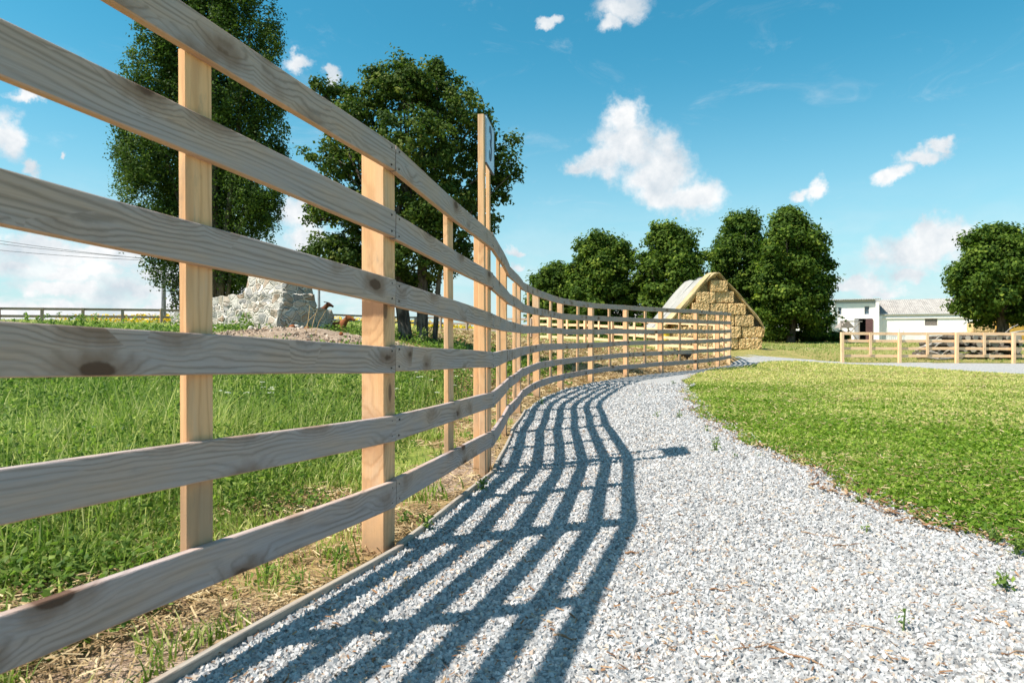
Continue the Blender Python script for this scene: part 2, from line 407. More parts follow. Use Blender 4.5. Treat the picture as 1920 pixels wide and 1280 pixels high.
M_rail = wood('weathered_rail_mat', GREY, TAN, DARK, EDGE, False, .75)
M_railk = wood('sawn_rail_mat', GREY, TAN, DARK, EDGE, True, .9)
M_post = wood('fresh_post_mat', (.66, .46, .32), (.84, .48, .245), (.50, .24, .11), (.76, .42, .2), False, .3, 70., .8)
M_pale = wood('pale_fence_mat', (.80, .59, .40), (.88, .58, .34), (.62, .36, .18), (.8, .48, .26), False, .25, 60., .3)
M_oldf = wood('grey_fence_mat', (.30, .26, .23), (.40, .28, .2), (.16, .12, .1), (.4, .25, .15), False, .6, 60., .3)

def flat(name, col, rough=.7, spec=.3, nscale=None, col2=None, bump=0, metal=0):
    def f(t, b, out):
        g = t.node('ShaderNodeTexCoord').outputs['Object']
        if nscale:
            n = t.noise(g, nscale, 5, .65); t.put(b, 'Base Color', t.mix(t.ss(n, .35, .68), col, col2 or tuple(.6*c for c in col)))
            if bump: t.put(b, 'Normal', t.bump(n, 1, bump))
        else: t.put(b, 'Base Color', col)
        t.put(b, 'Metallic', metal)
    return material(name, f, rough, spec)
M_nail = flat('rust_nail_mat', (.05, .035, .03), .6, .4)
M_plate = flat('sign_plate_mat', (.42, .58, .80), .35, .5, 8, (.38, .54, .76))
M_digit = flat('sign_digit_mat', (.05, .07, .12), .5)
M_edging = wood('edging_mat', (.36, .32, .28), (.42, .34, .26), (.16, .12, .1), (.36, .3, .25), False, .8)
M_white = flat('whitewash_mat', (.90, .86, .83), .9, .1, 1.2, (.86, .82, .79))
M_plinth = flat('stained_plaster_mat', (.62, .62, .60), .9, .1, 1.5, (.74, .74, .73))
M_black = flat('black_feather_mat', (.012, .012, .014), .5, .4)
M_brown = flat('brown_goat_mat', (.30, .10, .035), .8, .2, 12, (.2, .065, .025))
M_dbrown = flat('dark_goat_mat', (.16, .06, .03), .8, .2, 10, (.06, .025, .018))
M_glass = flat('window_glass_mat', (.10, .15, .19), .15, .6)
M_red = flat('door_paint_mat', (.13, .065, .062), .7, .3, 4, (.10, .05, .05))
M_greyd = flat('grey_door_mat', (.36, .35, .36), .8, .2, 3, (.28, .28, .28))
M_inshade = flat('inside_shade_mat', (.01, .01, .012), .9, .1)  # near-black colour standing for the shade inside openings
M_pole = flat('pole_mat', (.28, .29, .33), .8, .2, 3, (.2, .2, .22))
M_wire = flat('wire_mat', (.08, .09, .1), .6)
M_teal = flat('teal_roof_mat', (.14, .34, .31), .5, .4, 3, (.2, .42, .38))
def m_roof(t, b, out):
    g = t.node('ShaderNodeTexCoord').outputs['Object']; x = t.sep(g)[0]
    s = t.math('SINE', t.math('MULTIPLY', x, 24.)); n = t.noise(t.vec('MULTIPLY', g, (.6, .3, 1)), 3, 6, .7)
    c = t.mix(t.ss(n, .3, .7), (.31, .29, .275), (.46, .435, .41)); c = t.mix(t.ss(s, .3, 1., 0., .2), c, (.2, .18, .18))
    t.put(b, 'Base Color', c); t.put(b, 'Normal', t.bump(s, .8, .05))
M_roof = material('corrugated_roof_mat', m_roof, .85, .2)
def m_masonry(t, b, out):
    g = t.node('ShaderNodeTexCoord').outputs['Object']
    gd = t.vec('ADD', g, t.scale(t.vec('SUBTRACT', t.noise(g, 3, 3, col=True), (.5, .5, .5)), .12))
    gs = t.vec('MULTIPLY', gd, (1, 1, 1.3))
    e = t.voro(gs, 4.6, 'DISTANCE_TO_EDGE'); v = t.node('ShaderNodeTexVoronoi'); t.put(v, 'Vector', gs); t.put(v, 'Scale', 4.6)
    r = t.sep(v.outputs['Color'])[0]
    c = t.ramp(r, [(0, (.24, .235, .23)), (.35, (.46, .42, .36)), (.6, (.30, .20, .13)), (.75, (.52, .485, .43)), (1, (.17, .165, .16))])
    c = t.mix(t.ss(t.noise(g, 22, 4, .7), .35, .7, 0., .35), c, (.52, .49, .45))
    m = t.ss(e, .03, .10)
    c = t.mix(m, (.64, .59, .52), c)
    t.put(b, 'Base Color', c); t.put(b, 'Normal', t.bump(t.math('ADD', m, t.math('MULTIPLY', t.noise(g, 20, 5), .5)), 1, .06))
M_masonry = material('fieldstone_mat', m_masonry, .9, .15)
def m_hay(t, b, out):
    g = t.node('ShaderNodeTexCoord').outputs['Object']; r = t.node('ShaderNodeObjectInfo').outputs['Random']
    q = t.vec('ADD', g, t.comb(t.math('MULTIPLY', r, 31.), 0., 0.))
    n = t.noise(t.vec('MULTIPLY', q, (15, 15, 3)), 1, 6, .75); n2 = t.noise(q, 5, 4, .6)
    c = t.mix(t.ss(n, .3, .7), (.48, .29, .12), (.92, .66, .34)); c = t.mix(t.ss(n2, .5, .75, 0., .5), c, (.38, .24, .11))
    c = t.mix(t.math('MULTIPLY', r, .3), c, (.60, .46, .28))
    t.put(b, 'Base Color', c); t.put(b, 'Normal', t.bump(n, 1, .05))
M_hay = material('straw_bale_mat', m_hay, .95, .1)
def cloth(name, c1, c2, tr):
    def f(t, b, out):
        g = t.node('ShaderNodeTexCoord').outputs['Object']; n = t.noise(g, 1.6, 5, .6)
        c = t.mix(t.ss(n, .3, .7), c1, c2); t.put(b, 'Base Color', c)
        t.put(b, 'Normal', t.bump(t.noise(t.vec('MULTIPLY', g, (1, 3, 1)), 2.5, 4, .5), .6, .12))
        tl = t.node('ShaderNodeBsdfTranslucent'); t.put(tl, 0, c); m = t.node('ShaderNodeMixShader'); t.put(m, 0, tr)
        t.l.new(b.outputs[0], m.inputs[1]); t.l.new(tl.outputs[0], m.inputs[2]); t.l.new(m.outputs[0], out.inputs[0])
    return material(name, f, .5, .3)
M_tarpw = cloth('pale_tarpaulin_mat', (.40, .38, .35), (.50, .47, .43), .2)
M_tarpy = cloth('ochre_tarpaulin_mat', (.50, .37, .18), (.64, .50, .28), .25)
M_tarpo = cloth('amber_tarpaulin_mat', (.72, .42, .07), (.78, .50, .12), .2)
def m_logend(t, b, out):
    g = t.node('ShaderNodeTexCoord').outputs['Object']; x, y, z = t.sep(g)
    r = t.math('SQRT', t.math('ADD', t.math('MULTIPLY', x, x), t.math('MULTIPLY', z, z)))
    s = t.math('SINE', t.math('MULTIPLY', r, 260.))
    t.put(b, 'Base Color', t.mix(t.ss(s, -.5, 1.), (.44, .39, .33), (.27, .23, .19)))
M_logend = material('log_end_mat', m_logend, .9, .1)

# ------------------------------------------------------------------ ground sheet
def zones(x, y):
    sh = np.shape(x); x = np.ravel(x); y = np.ravel(y)
    u = polydist(x, y, FP+BACK[1:]); r = np.hypot(x, y)
    w = 1.2+.5*np.sin(y*.9+.5)+.25*np.sin(y*2.3)
    straw = np.clip(1.25-np.clip(u, 0, 99)/w, 0, 1)*(u > -.1)
    # mown paddock farther along
    pad = np.clip((y-6.5)/4, 0, 1)*np.clip((x+2.0+.1*y)/1.5, 0, 1)*np.clip((31-y)/5, 0, 1)*(u > -.1)
    straw = np.maximum(straw, .92*pad)
    lawn_dry = (u < 0)*np.clip(.18+.12*np.sin(x*.7)*np.sin(y*.4)+.02*y, 0, .5)
    straw = np.maximum(straw, lawn_dry)
    soil = np.exp(-(((x+3.4)/2.4)**2+((y-11.6)/2.6)**2)**2)*1.0
    soil = np.maximum(soil, np.clip(1.0-np.abs(u-.15)/.5, 0, 1)*(u > 0)*(.62+.4*np.sin(y*1.7))*(y < 8))
    soil = np.maximum(soil, .55*np.exp(-(((x-14)/5)**2+((y-36)/4)**2)))
    return np.stack([straw, soil, np.clip(u/3, 0, 1)], 1).reshape(sh+(3,))
def sinhgrid(lo, hi, n, k):
    a = np.arcsinh(lo*k); b = np.arcsinh(hi*k); return np.sinh(np.linspace(a, b, n))/k
gx = sinhgrid(-700, 700, 300, .35); gy = np.concatenate([sinhgrid(-60, 0, 30, .5)[:-1], sinhgrid(0, 1400, 330, .3)])
GX, GY = np.meshgrid(gx, gy)
GZ = T(GX, GY)
rr = np.hypot(GX, GY); off = polydist(GX, GY, FP).reshape(GX.shape) > .25
hum = .03*np.sin(GX*2.1+GY*.7)*np.sin(GY*1.7)+.02*np.sin(GX*5.3)*np.sin(GY*4.1+GX)
GZ = GZ+hum*off*np.clip(rr/6, 0, 1)
GZ += .11*np.exp(-(((GX+3.9)/1.5)**2+((GY-12.0)/1.2)**2))*(1+.4*np.sin(GX*5)*np.sin(GY*6))
ny, nx = GX.shape; ii = np.arange(ny*nx).reshape(ny, nx)
GF = np.stack([ii[:-1, :-1], ii[:-1, 1:], ii[1:, 1:], ii[1:, :-1]], -1).reshape(-1, 4)
zz = zones(GX, GY).reshape(-1, 3)
ground = obj('ground', meshdata('ground', np.stack([GX, GY, GZ], -1).reshape(-1, 3), GF, M_ground, True, {'zone': ('POINT', zz)}))
tag(ground, kind='structure')

# gravel path: a strip between its two edges, laid just above the ground
nL = 400
def arcl(P, n):
    P = np.array(P); s = np.concatenate([[0], np.cumsum(np.hypot(*np.diff(P, axis=0).T))]); q = np.linspace(0, s[-1], n)
    return np.stack([np.interp(q, s, P[:, 0]), np.interp(q, s, P[:, 1])], 1)
gxx = sinhgrid(-1.3, 34, 260, .35); gyy = sinhgrid(-1, 27, 260, .25)
PX, PY = np.meshgrid(gxx, gyy); 
cx = (PX[:-1, :-1]+PX[1:, 1:])/2; cy = (PY[:-1, :-1]+PY[1:, 1:])/2
keep = inpoly(cx, cy, PATH)
pi_ = np.arange(PX.size).reshape(PX.shape)
PFc = np.stack([pi_[:-1, :-1], pi_[:-1, 1:], pi_[1:, 1:], pi_[1:, :-1]], -1)[keep]
used, inv = np.unique(PFc, return_inverse=True)
px_, py_ = PX.ravel()[used], PY.ravel()[used]
gpath = obj('gravel_path', meshdata('gravel_path', np.stack([px_, py_, T(px_, py_)+.014], 1), inv.reshape(-1, 4), M_gbed, True))
tag(gpath, kind='structure')

# ------------------------------------------------------------------ gravel stones
def scatter(n, r0, r1, pw, amin=R(-52), amax=R(52), rg=rng):
    """points around the viewer's spot; density falls with distance^pw"""
    u = rg.random(n); e = 2-pw
    r = (r0**e+u*(r1**e-r0**e))**(1/e) if abs(e) > 1e-3 else r0*(r1/r0)**u
    a = amin+rg.random(n)*(amax-amin); return r*np.sin(a), r*np.cos(a), r
def frames(n, rg=rng, tilt=None):
    """random rotation matrices"""
    q = rg.normal(size=(n, 4)); q /= np.linalg.norm(q, axis=1)[:, None]; w, x, y, z = q.T
    return np.stack([np.stack([1-2*(y*y+z*z), 2*(x*y-z*w), 2*(x*z+y*w)], -1), np.stack([2*(x*y+z*w), 1-2*(x*x+z*z), 2*(y*z-x*w)], -1), np.stack([2*(x*z-y*w), 2*(y*z+x*w), 1-2*(x*x+y*y)], -1)], 1)
cube = np.array([(-1,-1,-1),(1,-1,-1),(1,1,-1),(-1,1,-1),(-1,-1,1),(1,-1,1),(1,1,1),(-1,1,1)], float)
cubeF = np.array([(0,3,2,1),(4,5,6,7),(0,1,5,4),(1,2,6,5),(2,3,7,6),(3,0,4,7)])
cubeT = np.concatenate([cubeF[:, [0, 1, 2]], cubeF[:, [0, 2, 3]]])
def stones(x, y, s, zoff=.012):
    n = len(x); Rm = frames(n); V = cube[None]*(.62+.38*rng.random((n, 8, 1)))+rng.normal(0, .16, (n, 8, 3))
    V = V*np.stack([1+.5*rng.random(n), .75+.35*rng.random(n), .55+.35*rng.random(n)], 1)[:, None, :]
    V = np.einsum('nij,nkj->nki', Rm, V)*(s[:, None, None]*.5)
    z = T(x, y)+zoff+s*(.1+.35*rng.random(n))
    V = V+np.stack([x, y, z], 1)[:, None, :]
    F = (cubeT[None]+(np.arange(n)*8)[:, None, None]).reshape(-1, 3)
    return V.reshape(-1, 3), F
xs, ys, rs = scatter(450000, 1.2, 13, 1.75, R(-50), R(50))
k = onpath(xs, ys) | ((polydist(xs, ys, RIGHT) < 0) & (polydist(xs, ys, RIGHT) > -.14) & (rng.random(len(xs)) < .35) & (xs > 0)); xs, ys, rs = xs[k], ys[k], rs[k]
ss_ = (.0075+.0075*rng.random(len(xs))**1.3)*(1+np.clip(rs-3, 0, 20)*.11)
V, F = stones(xs, ys, ss_)
vv = np.repeat(rng.random(len(xs)), 12)
gs = obj('gravel', meshdata('gravel', V, F, M_stone, False, {'v': ('FACE', vv)})); tag(gs, 'pale grey crushed gravel covering the path', 'gravel', kind='stuff')

# ------------------------------------------------------------------ blades (grass, straw)
def blades(x, y, h, w, lean, mat, name, seg=2, z0=0., vval=None, flatten=None, vary=.25):
    n = len(x); a = rng.random(n)*2*np.pi; z = T(x, y)+z0
    la = rng.random(n)*2*np.pi; lv = np.stack([np.cos(la), np.sin(la)], 1)*(lean*(.3+rng.random(n)))[:, None]
    wd = np.stack([np.cos(a), np.sin(a)], 1)
    lv3 = np.stack([lv[:, 0], lv[:, 1]], 1)
    V = np.zeros((n, 2*seg+1, 3)); F = []
    for s in range(seg+1):
        t = s/seg; c = np.stack([x+lv3[:, 0]*h*t*t, y+lv3[:, 1]*h*t*t, z+h*t*(1-.35*np.clip(lean, 0, 1)*t)], 1)
        ww = w*(1-t**1.5)*.5
        if s < seg:
            V[:, 2*s] = c-np.concatenate([wd*ww[:, None], np.zeros((n, 1))], 1); V[:, 2*s+1] = c+np.concatenate([wd*ww[:, None], np.zeros((n, 1))], 1)
        else: V[:, 2*seg] = c
    T3 = []
    for s in range(seg-1):
        a0 = 2*s; T3 += [(a0, a0+1, a0+3), (a0, a0+3, a0+2)]
    T3.append((2*seg-2, 2*seg-1, 2*seg))
    T3 = np.array(T3); F = (T3[None]+(np.arange(n)*(2*seg+1))[:, None, None]).reshape(-1, 3)
    v = rng.random(n) if vval is None else vval+rng.normal(0, vary, n)
    me = meshdata(name, V.reshape(-1, 3), F, mat, False, {'v': ('FACE', np.repeat(np.clip(v, 0, 1), len(T3)))})
    return obj(name, me)
def litter(x, y, L, w, mat, name, tilt=.25, z0=.01, zr=.02):
    """loose stalks lying on the ground"""
    n = len(x); a = rng.random(n)*2*np.pi; b = (rng.random(n)-.5)*2*tilt; z = T(x, y)+z0+zr*rng.random(n)
    d = np.stack([np.cos(a)*np.cos(b), np.sin(a)*np.cos(b), np.sin(b)], 1)*(L*.5)[:, None]
    s = np.stack([-np.sin(a), np.cos(a), (rng.random(n)-.5)*1.2], 1)*(w*.5)[:, None]; c = np.stack([x, y, z], 1)
    V = np.stack([c-d-s, c-d+s, c+d+s, c+d-s], 1).reshape(-1, 3); F = np.arange(4*n).reshape(-1, 4)
    return obj(name, meshdata(name, V, F, mat, False, {'v': ('FACE', rng.random(n))}))

def patch(x, y, f, ph=0.):
    return .5+.25*np.sin(x*f+ph+1.3*np.sin(y*f*.7))+.25*np.sin(y*f*1.3-ph+1.1*np.sin(x*f*.9+2))
# lawn, right of the path
x, y, r = scatter(620000, 2.2, 28, 1.9, R(2), R(52))
u = polydist(x, y, RIGHT); k = (~onpath(x, y)) & (u < -.01) & (x < 13.6) & (y < 24.5) & (rng.random(len(x)) < np.clip(-u/.12+.25, .2, 1))
x, y, r, u = x[k], y[k], r[k], u[k]
pv = patch(x, y, 1.5)*.35+patch(x, y, .62, 4)*.35+patch(x, y, 5., 2)*.3
h = (.014+.024*rng.random(len(x)))*(1+.7*np.exp(u/.12))*(.75+.6*pv)*(1+r*.02)
g1 = blades(x, y, h, .0026+.0017*r*(.6+.6*rng.random(len(x))), .4+.7*rng.random(len(x)), M_grass, 'lawn_grass', 2, -.002, np.clip(.20+1.0*(pv-.4)+r*.036, 0, .95), vary=.28)
tag(g1, 'short mown lawn grass right of the path', 'grass', kind='stuff')
# lawn clover leaves
x, y, r = scatter(90000, 2.2, 14, 1.7, R(2), R(50)); u = polydist(x, y, RIGHT)
k = (~onpath(x, y)) & (u < .0) & (x < 13.6) & (rng.random(len(x)) < 1.2-r/9); x, y, r, u = x[k], y[k], r[k], u[k]
def leaves(x, y, z, s, mat, name, up=.6, vval=None, asp=.75):
    n = len(x); Rm = frames(n); Rm = Rm*1.
    nn = Rm[:, :, 2]; nn[:, 2] = np.abs(nn[:, 2])+up; nn /= np.linalg.norm(nn, axis=1)[:, None]
    tt = np.cross(nn, Rm[:, :, 0]); tt /= np.linalg.norm(tt, axis=1)[:, None]; bb = np.cross(nn, tt)
    c = np.stack([x, y, z], 1); S = s[:, None]
    V = np.stack([c-tt*S*.5, c+bb*S*.5*asp-nn*S*.08, c+tt*S*.5, c-bb*S*.5*asp-nn*S*.08], 1)
    F = np.arange(4*n).reshape(-1, 4); F3 = np.concatenate([F[:, [0, 1, 2]], F[:, [0, 2, 3]]], 1).reshape(-1, 3)
    v = rng.random(n) if vval is None else np.clip(vval+rng.normal(0, .2, n), 0, 1)
    return obj(name, meshdata(name, V.reshape(-1, 3), F3, mat, False, {'v': ('FACE', np.repeat(v, 2))}))
cl = leaves(x, y, T(x, y)+.015+.02*rng.random(len(x)), .010+.004*r, M_grass, 'clover', .9, .12+.25*patch(x, y, 2, 1))
tag(cl, 'small round clover leaves in the lawn', 'clover', kind='stuff')
# tall field grass, left of the fence
x, y, r = scatter(330000, 1.6, 24, 1.7, R(-46), R(14)); u = polydist(x, y, FP+BACK[1:])
z3 = zones(x, y); lush = np.clip((u-.55-.35*patch(x, y, 2.2))/1.0, 0, 1)
k = (u > .05) & (rng.random(len(x)) < (lush*.9+.10+.25*(patch(x, y, 4.3) > .62))) & (z3[:, 1] < .5+.3*rng.random(len(x))) & (z3[:, 0] < .35+.6*rng.random(len(x))+.5*(patch(x, y, 4.1, 2)*.6+patch(x, y, 9.7, 5)*.4 < .46)*(y < 9)) & (rng.random(len(x)) < np.where(y > 9, .75, 1))
x, y, r, u, lush = x[k], y[k], r[k], u[k], lush[k]
h = (.035+.07*rng.random(len(x))+lush*.05+lush*(.05+.22*patch(x, y, 2.7, 6))*rng.random(len(x))**1.5*(1+patch(x, y, 1.4)))*np.clip(1.5-r/12, .45, 1.1)
g2 = blades(x, y, h, .004+.0017*r*(.5+rng.random(len(x))), .25+.7*rng.random(len(x)), M_weed, 'field_grass', 3, -.005, -.02+.5*patch(x, y, 1.1, 3)+.45*patch(x, y, 6.3, 1)+r*.014, vary=.28)
tag(g2, 'tall uncut green grass behind the fence', 'grass', kind='stuff')
xt, yt, rt_ = scatter(9000, 2.2, 16, 1.4, R(-44), R(8)); ut = polydist(xt, yt, FP); pc = patch(xt, yt, 1.9, 5)
k = (ut > .9) & (rng.random(len(xt)) < np.clip(pc*1.8-.5, .04, 1)) & (zones(xt, yt)[:, 1] < .35) & (zones(xt, yt)[:, 0] < .7); xt, yt, rt_ = xt[k], yt[k], rt_[k]
g3 = blades(xt, yt, (.28+.34*rng.random(len(xt)))*np.clip(1.35-rt_/14, .5, 1), .003+.0011*rt_, .08+.3*rng.random(len(xt)), M_weed, 'seed_stalks', 3, 0, .6, vary=.25)
tag(g3, 'thin pale seed stalks standing above the field grass', 'grass stalks', kind='stuff')
# herb leaves among it
x, y, r = scatter(150000, 1.5, 16, 1.65, R(-44), R(5)); u = polydist(x, y, FP)
lush = np.clip((u-.4-.35*patch(x, y, 2.2))/1.0, 0, 1); pc = patch(x, y, 3.1, 1)
k = (u > .1) & (rng.random(len(x)) < lush*np.clip(pc*1.6-.3, 0.05, 1)+.35*(patch(x, y, 5.3, 2) > .68)) & (zones(x, y)[:, 1] < .5)
x, y, r, lush = x[k], y[k], r[k], lush[k]
hl = leaves(x, y, T(x, y)+.01+(.04+.14*lush)*rng.random(len(x)), .014+.012*rng.random(len(x))+.003*r, M_weed, 'herb_leaves', .7, .18)
tag(hl, 'low leafy weeds growing through the field grass', 'weeds', kind='stuff')
px0, py0, pr0 = scatter(5200, 2.4, 15, 1.5, R(-44), R(4)); u0 = polydist(px0, py0, FP); k = (u0 > .75) & (rng.random(len(px0)) < np.clip(patch(px0, py0, 2.3, 7)*2-.6, .05, 1)) & (zones(px0, py0)[:, 1] < .3); px0, py0, pr0 = px0[k], py0[k], pr0[k]
nl_ = 24; tt_ = rng.random((len(px0), nl_)); hh_ = (.16+.26*rng.random(len(px0)))[:, None]; aa_ = rng.random((len(px0), nl_))*6.28; sp_ = .02+.07*(1-tt_)
X_ = (px0[:, None]+np.cos(aa_)*sp_+.1*tt_*np.sin(px0*9)[:, None]).ravel(); Y_ = (py0[:, None]+np.sin(aa_)*sp_).ravel(); Z_ = (T(px0, py0)[:, None]+.03+hh_*tt_).ravel()
wl_ = leaves(X_, Y_, Z_, np.repeat(.016+.0035*pr0, nl_)*(.6+.8*rng.random(len(X_))), M_weed, 'tall_herb_leaves', .3, np.repeat(.02+.5*rng.random(len(px0)), nl_), .45)
tag(wl_, 'tall leafy weeds mixed through the field grass', 'weeds', kind='stuff')
# dry straw
x, y, r = scatter(260000, 1.3, 26, 1.65, R(-46), R(22)); u = polydist(x, y, FP+BACK[1:]); z3 = zones(x, y)
pq = patch(x, y, 4.1, 2)*.6+patch(x, y, 9.7, 5)*.4; k = (u > .03) & (rng.random(len(x)) < np.clip(z3[:, 0]*1.1-.1, 0, 1)*np.where(y < 9, np.clip(pq*3-.85, .12, 1), 1)) & (rng.random(len(x)) > z3[:, 1]*.8); x, y, r = x[k], y[k], r[k]
sl = litter(x, y, (.015+.085*rng.random(len(x))**1.8)*(1+r*.04), (.0012+.0011*r)*(.5+rng.random(len(x))), M_straw, 'straw_litter', .3, .004, .035)
tag(sl, 'dry cut straw lying along the foot of the fence', 'straw', kind='stuff')
# dry blades in the lawn and on the gravel
x, y, r = scatter(60000, 2.2, 22, 1.7, R(2), R(50)); k = (~onpath(x, y)) & (polydist(x, y, RIGHT) < 0) & (x < 13) & (rng.random(len(x)) < .5*patch(x, y, 2.1, 4)); x, y, r = x[k], y[k], r[k]
dl = litter(x, y, .012+.02*rng.random(len(x))+.002*r, .0012+.0007*r, M_straw, 'lawn_clippings', .3, .018, .02); tag(dl, 'dry clippings scattered over the lawn', 'clippings', kind='stuff')
x, y, r = scatter(11000, 1.2, 9, 1.4, R(-30), R(48)); k = onpath(x, y); x, y, r = x[k], y[k], r[k]
M_litter = leafmat('bark_litter_mat', (.13, .065, .035), (.27, .15, .08), (.48, .36, .23), .05, .8)
bl = litter(x, y, .006+.024*rng.random(len(x))**2.5, .002+.0035*rng.random(len(x)), M_litter, 'bark_chips', .3, .026, .006); tag(bl, 'small brown bark chips strewn over the gravel', 'bark chips', kind='stuff')
x, y, r = scatter(90000, 1.8, 16, 1.5, R(2), R(48)); u = polydist(x, y, RIGHT); k = (np.abs(u+.01) < .11*(.4+patch(x, y, 3.3, 1))) & (x < 13) & (rng.random(len(x)) < .5); x, y, r = x[k], y[k], r[k]
el_ = litter(x, y, .01+.05*rng.random(len(x))**2, .004+.008*rng.random(len(x)), M_litter, 'edge_litter', .4, .02, .02); tag(el_, 'brown dry leaves and bits gathered along the lawn edge', 'leaf litter', kind='stuff')
# yellow blossom beyond the back fence
n = 9000; x = -27+25*rng.random(n); y = 40+18*rng.random(n); pc = patch(x, y, .5)
k = rng.random(n) < pc; x, y = x[k], y[k]
yf = leaves(x, y, T(x, y)+.15+.35*rng.random(len(x)), .13+.12*rng.random(len(x)), M_yflower, 'yellow_blossom', .5); tag(yf, 'band of yellow flowers beyond the back fence', 'flowers', kind='stuff')
n = 150000; x = -40+85*rng.random(n); y = 21+63*rng.random(n)**1.8; k = (polydist(x, y, FP+BACK[1:]) < -.3) & ~((x > 5.5) & (x < 11.5) & (y < 35)) & ~((x > 11) & (y < 25.3)) & (y > 21.5) & ~onpath(x, y) & ((x > 8.5) | (y > 25)) & (rng.random(n) > .25); x, y = x[k], y[k]
fg = blades(x, y, .05+.14*rng.random(len(x))*patch(x, y, .9, 2)*1.3, (.012+.02*rng.random(len(x)))*(y/26), .4+.5*rng.random(len(x)), M_weed, 'rough_grass', 2, 0, .3+.5*patch(x, y, .35, 1)); tag(fg, 'rough grass on the ground around the haystack and trees', 'grass', kind='stuff')

# ------------------------------------------------------------------ fences
def board_mesh(name, L, wz, th, mat, bend=0., n=8, warp=.0015, cham=.0025):
    """board along +x from 0 to L, front face at y=0, back at y=th, z in +-wz/2"""
    a, b = wz/2, cham
    prof = [(0, -a+b), (0, a-b), (b, a), (th-b, a), (th, a-b), (th, -a+b), (th-b, -a), (b, -a)]
    V = []; F = []; m = len(prof)
    ph = random.random()*9
    for i in range(n+1):
        t = i/n; off = bend*(1-abs(2*t-1))**.9+warp*math.sin(ph+t*5); wv = warp*math.sin(ph*2+t*7)
        for (y, z) in prof: V.append((L*t, y+off, z+wv))
    for i in range(n):
        for k in range(m): F.append((i*m+k, (i+1)*m+k, (i+1)*m+(k+1) % m, i*m+(k+1) % m))
    F.append(tuple(range(m))); F.append(tuple(n*m+k for k in range(m))[::-1])
    return meshdata(name, V, [f[::-1] for f in F], mat)
def basis(p, q):
    X = (Vector(q)-Vector(p)).normalized(); Y = Vector((0, 0, 1)).cross(X).normalized(); Z = X.cross(Y)
    M = Matrix.Identity(4)
    for i in range(3): M[i][0], M[i][1], M[i][2], M[i][3] = X[i], Y[i], Z[i], p[i]
    return M
def upmat(p, heading, tilt=(0, 0)):
    """z up, x along heading"""
    return Matrix.Translation(p) @ Matrix.Rotation(heading, 4, 'Z') @ Matrix.Rotation(tilt[0], 4, 'X') @ Matrix.Rotation(tilt[1], 4, 'Y')
def post_mesh(name, a, b, h, mat, top=0.):
    """upright: x -a/2..a/2 along the fence, y 0..b behind the rails, z 0..h; grain runs up so local x is height"""
    return board_mesh(name, h, a, b, mat, 0, 4, .001, .003)
UPR = Matrix(((0, 0, -1, 0), (0, 1, 0, 0), (1, 0, 0, 0), (0, 0, 0, 1)))   # board x -> up, board z -> -along
def upright(name, P, zb, head, a, b, h, mat, parent, org, back=.0, tilt=(0, 0)):
    me = post_mesh(name, a, b, h, mat)
    M = upmat(Vector((P[0], P[1], zb)), head, tilt) @ Matrix.Translation((0, back, 0)) @ UPR
    return obj(name, me, parent, mw=Matrix.Translation(-Vector(org)) @ M)

f0 = (FP[0][0], FP[0][1], 0)
fence = empty('board_fence', f0, 'long weathered fence of six grey rails curving away beside the gravel path', 'fence')
TOPZ = 1.47; SP = .25        # centre of the top rail, spacing
FPZ = [(x, y, t1(x, y)) for x, y in FP]
for i in range(len(FP)-1):
    p, q = FPZ[i], FPZ[i+1]; L2 = math.dist(p, q)
    head = math.atan2(q[1]-p[1], q[0]-p[0])
    bend = (.0 if i == 1 else random.choice((-.012, -.006, .004)))
    if i >= 5: bend = .02
    for kx in range(6):
        zc = TOPZ-SP*kx; jit = random.uniform(-.008, .008)
        near = .045+(-.012, .0, .0, -.010, -.017, -.014)[kx]
        a = (p[0], p[1], p[2]+zc+jit+(near if i <= 1 else 0)); b = (q[0], q[1], q[2]+zc+random.uniform(-.004, .004)+(near if i == 0 else 0))
        sc = .097+random.uniform(-.003, .003)
        me = board_mesh('rail', L2-random.uniform(.003, .008), sc, .024, M_railk if i >= 3 else M_rail, bend, 10 if i < 4 else 6)
        M = Matrix.Translation(-Vector(f0)) @ basis(a, b)
        rl = obj('rail', me, fence, mw=M)
        if i < 5:      # nail heads at both ends
            for t in (.03, L2-.035):
                for zz_ in (-.03, .03):
                    MB().tube([(t+random.uniform(-.006, .006), -.0012, zz_+random.uniform(-.006, .006)), (t, .004, zz_)], .0036, 8).obj('nail', M_nail, rl)
    if i > 0 or True:
        tm = .475 if i == 1 else .5; mid = (p[0]*(1-tm)+q[0]*tm, p[1]*(1-tm)+q[1]*tm)
        # bent boards: the batten sits behind the bend
        nY = Vector((-math.sin(head), math.cos(head), 0))
        mp = (mid[0]+nY.x*bend, mid[1]+nY.y*bend)
        upright('batten', mp, (p[2]+q[2])/2+(.16 if i != 1 else .25), head, .085 if i == 1 else .10, .024, 1.33 if i != 1 else 1.20, M_post, fence, f0, .026, (random.uniform(-.012, .012), random.uniform(-.012, .012)))
for i, (x, y, z) in enumerate(FPZ):
    a = FPZ[max(i-1, 0)]; b = FPZ[min(i+1, len(FPZ)-1)]; head = math.atan2(b[1]-a[1], b[0]-a[0])
    hh = 1.50
    upright('post', (x, y), z-.12, head, .10, .09, hh+.12, M_post, fence, f0, .027, (random.uniform(-.006, .006), random.uniform(-.006, .006)))

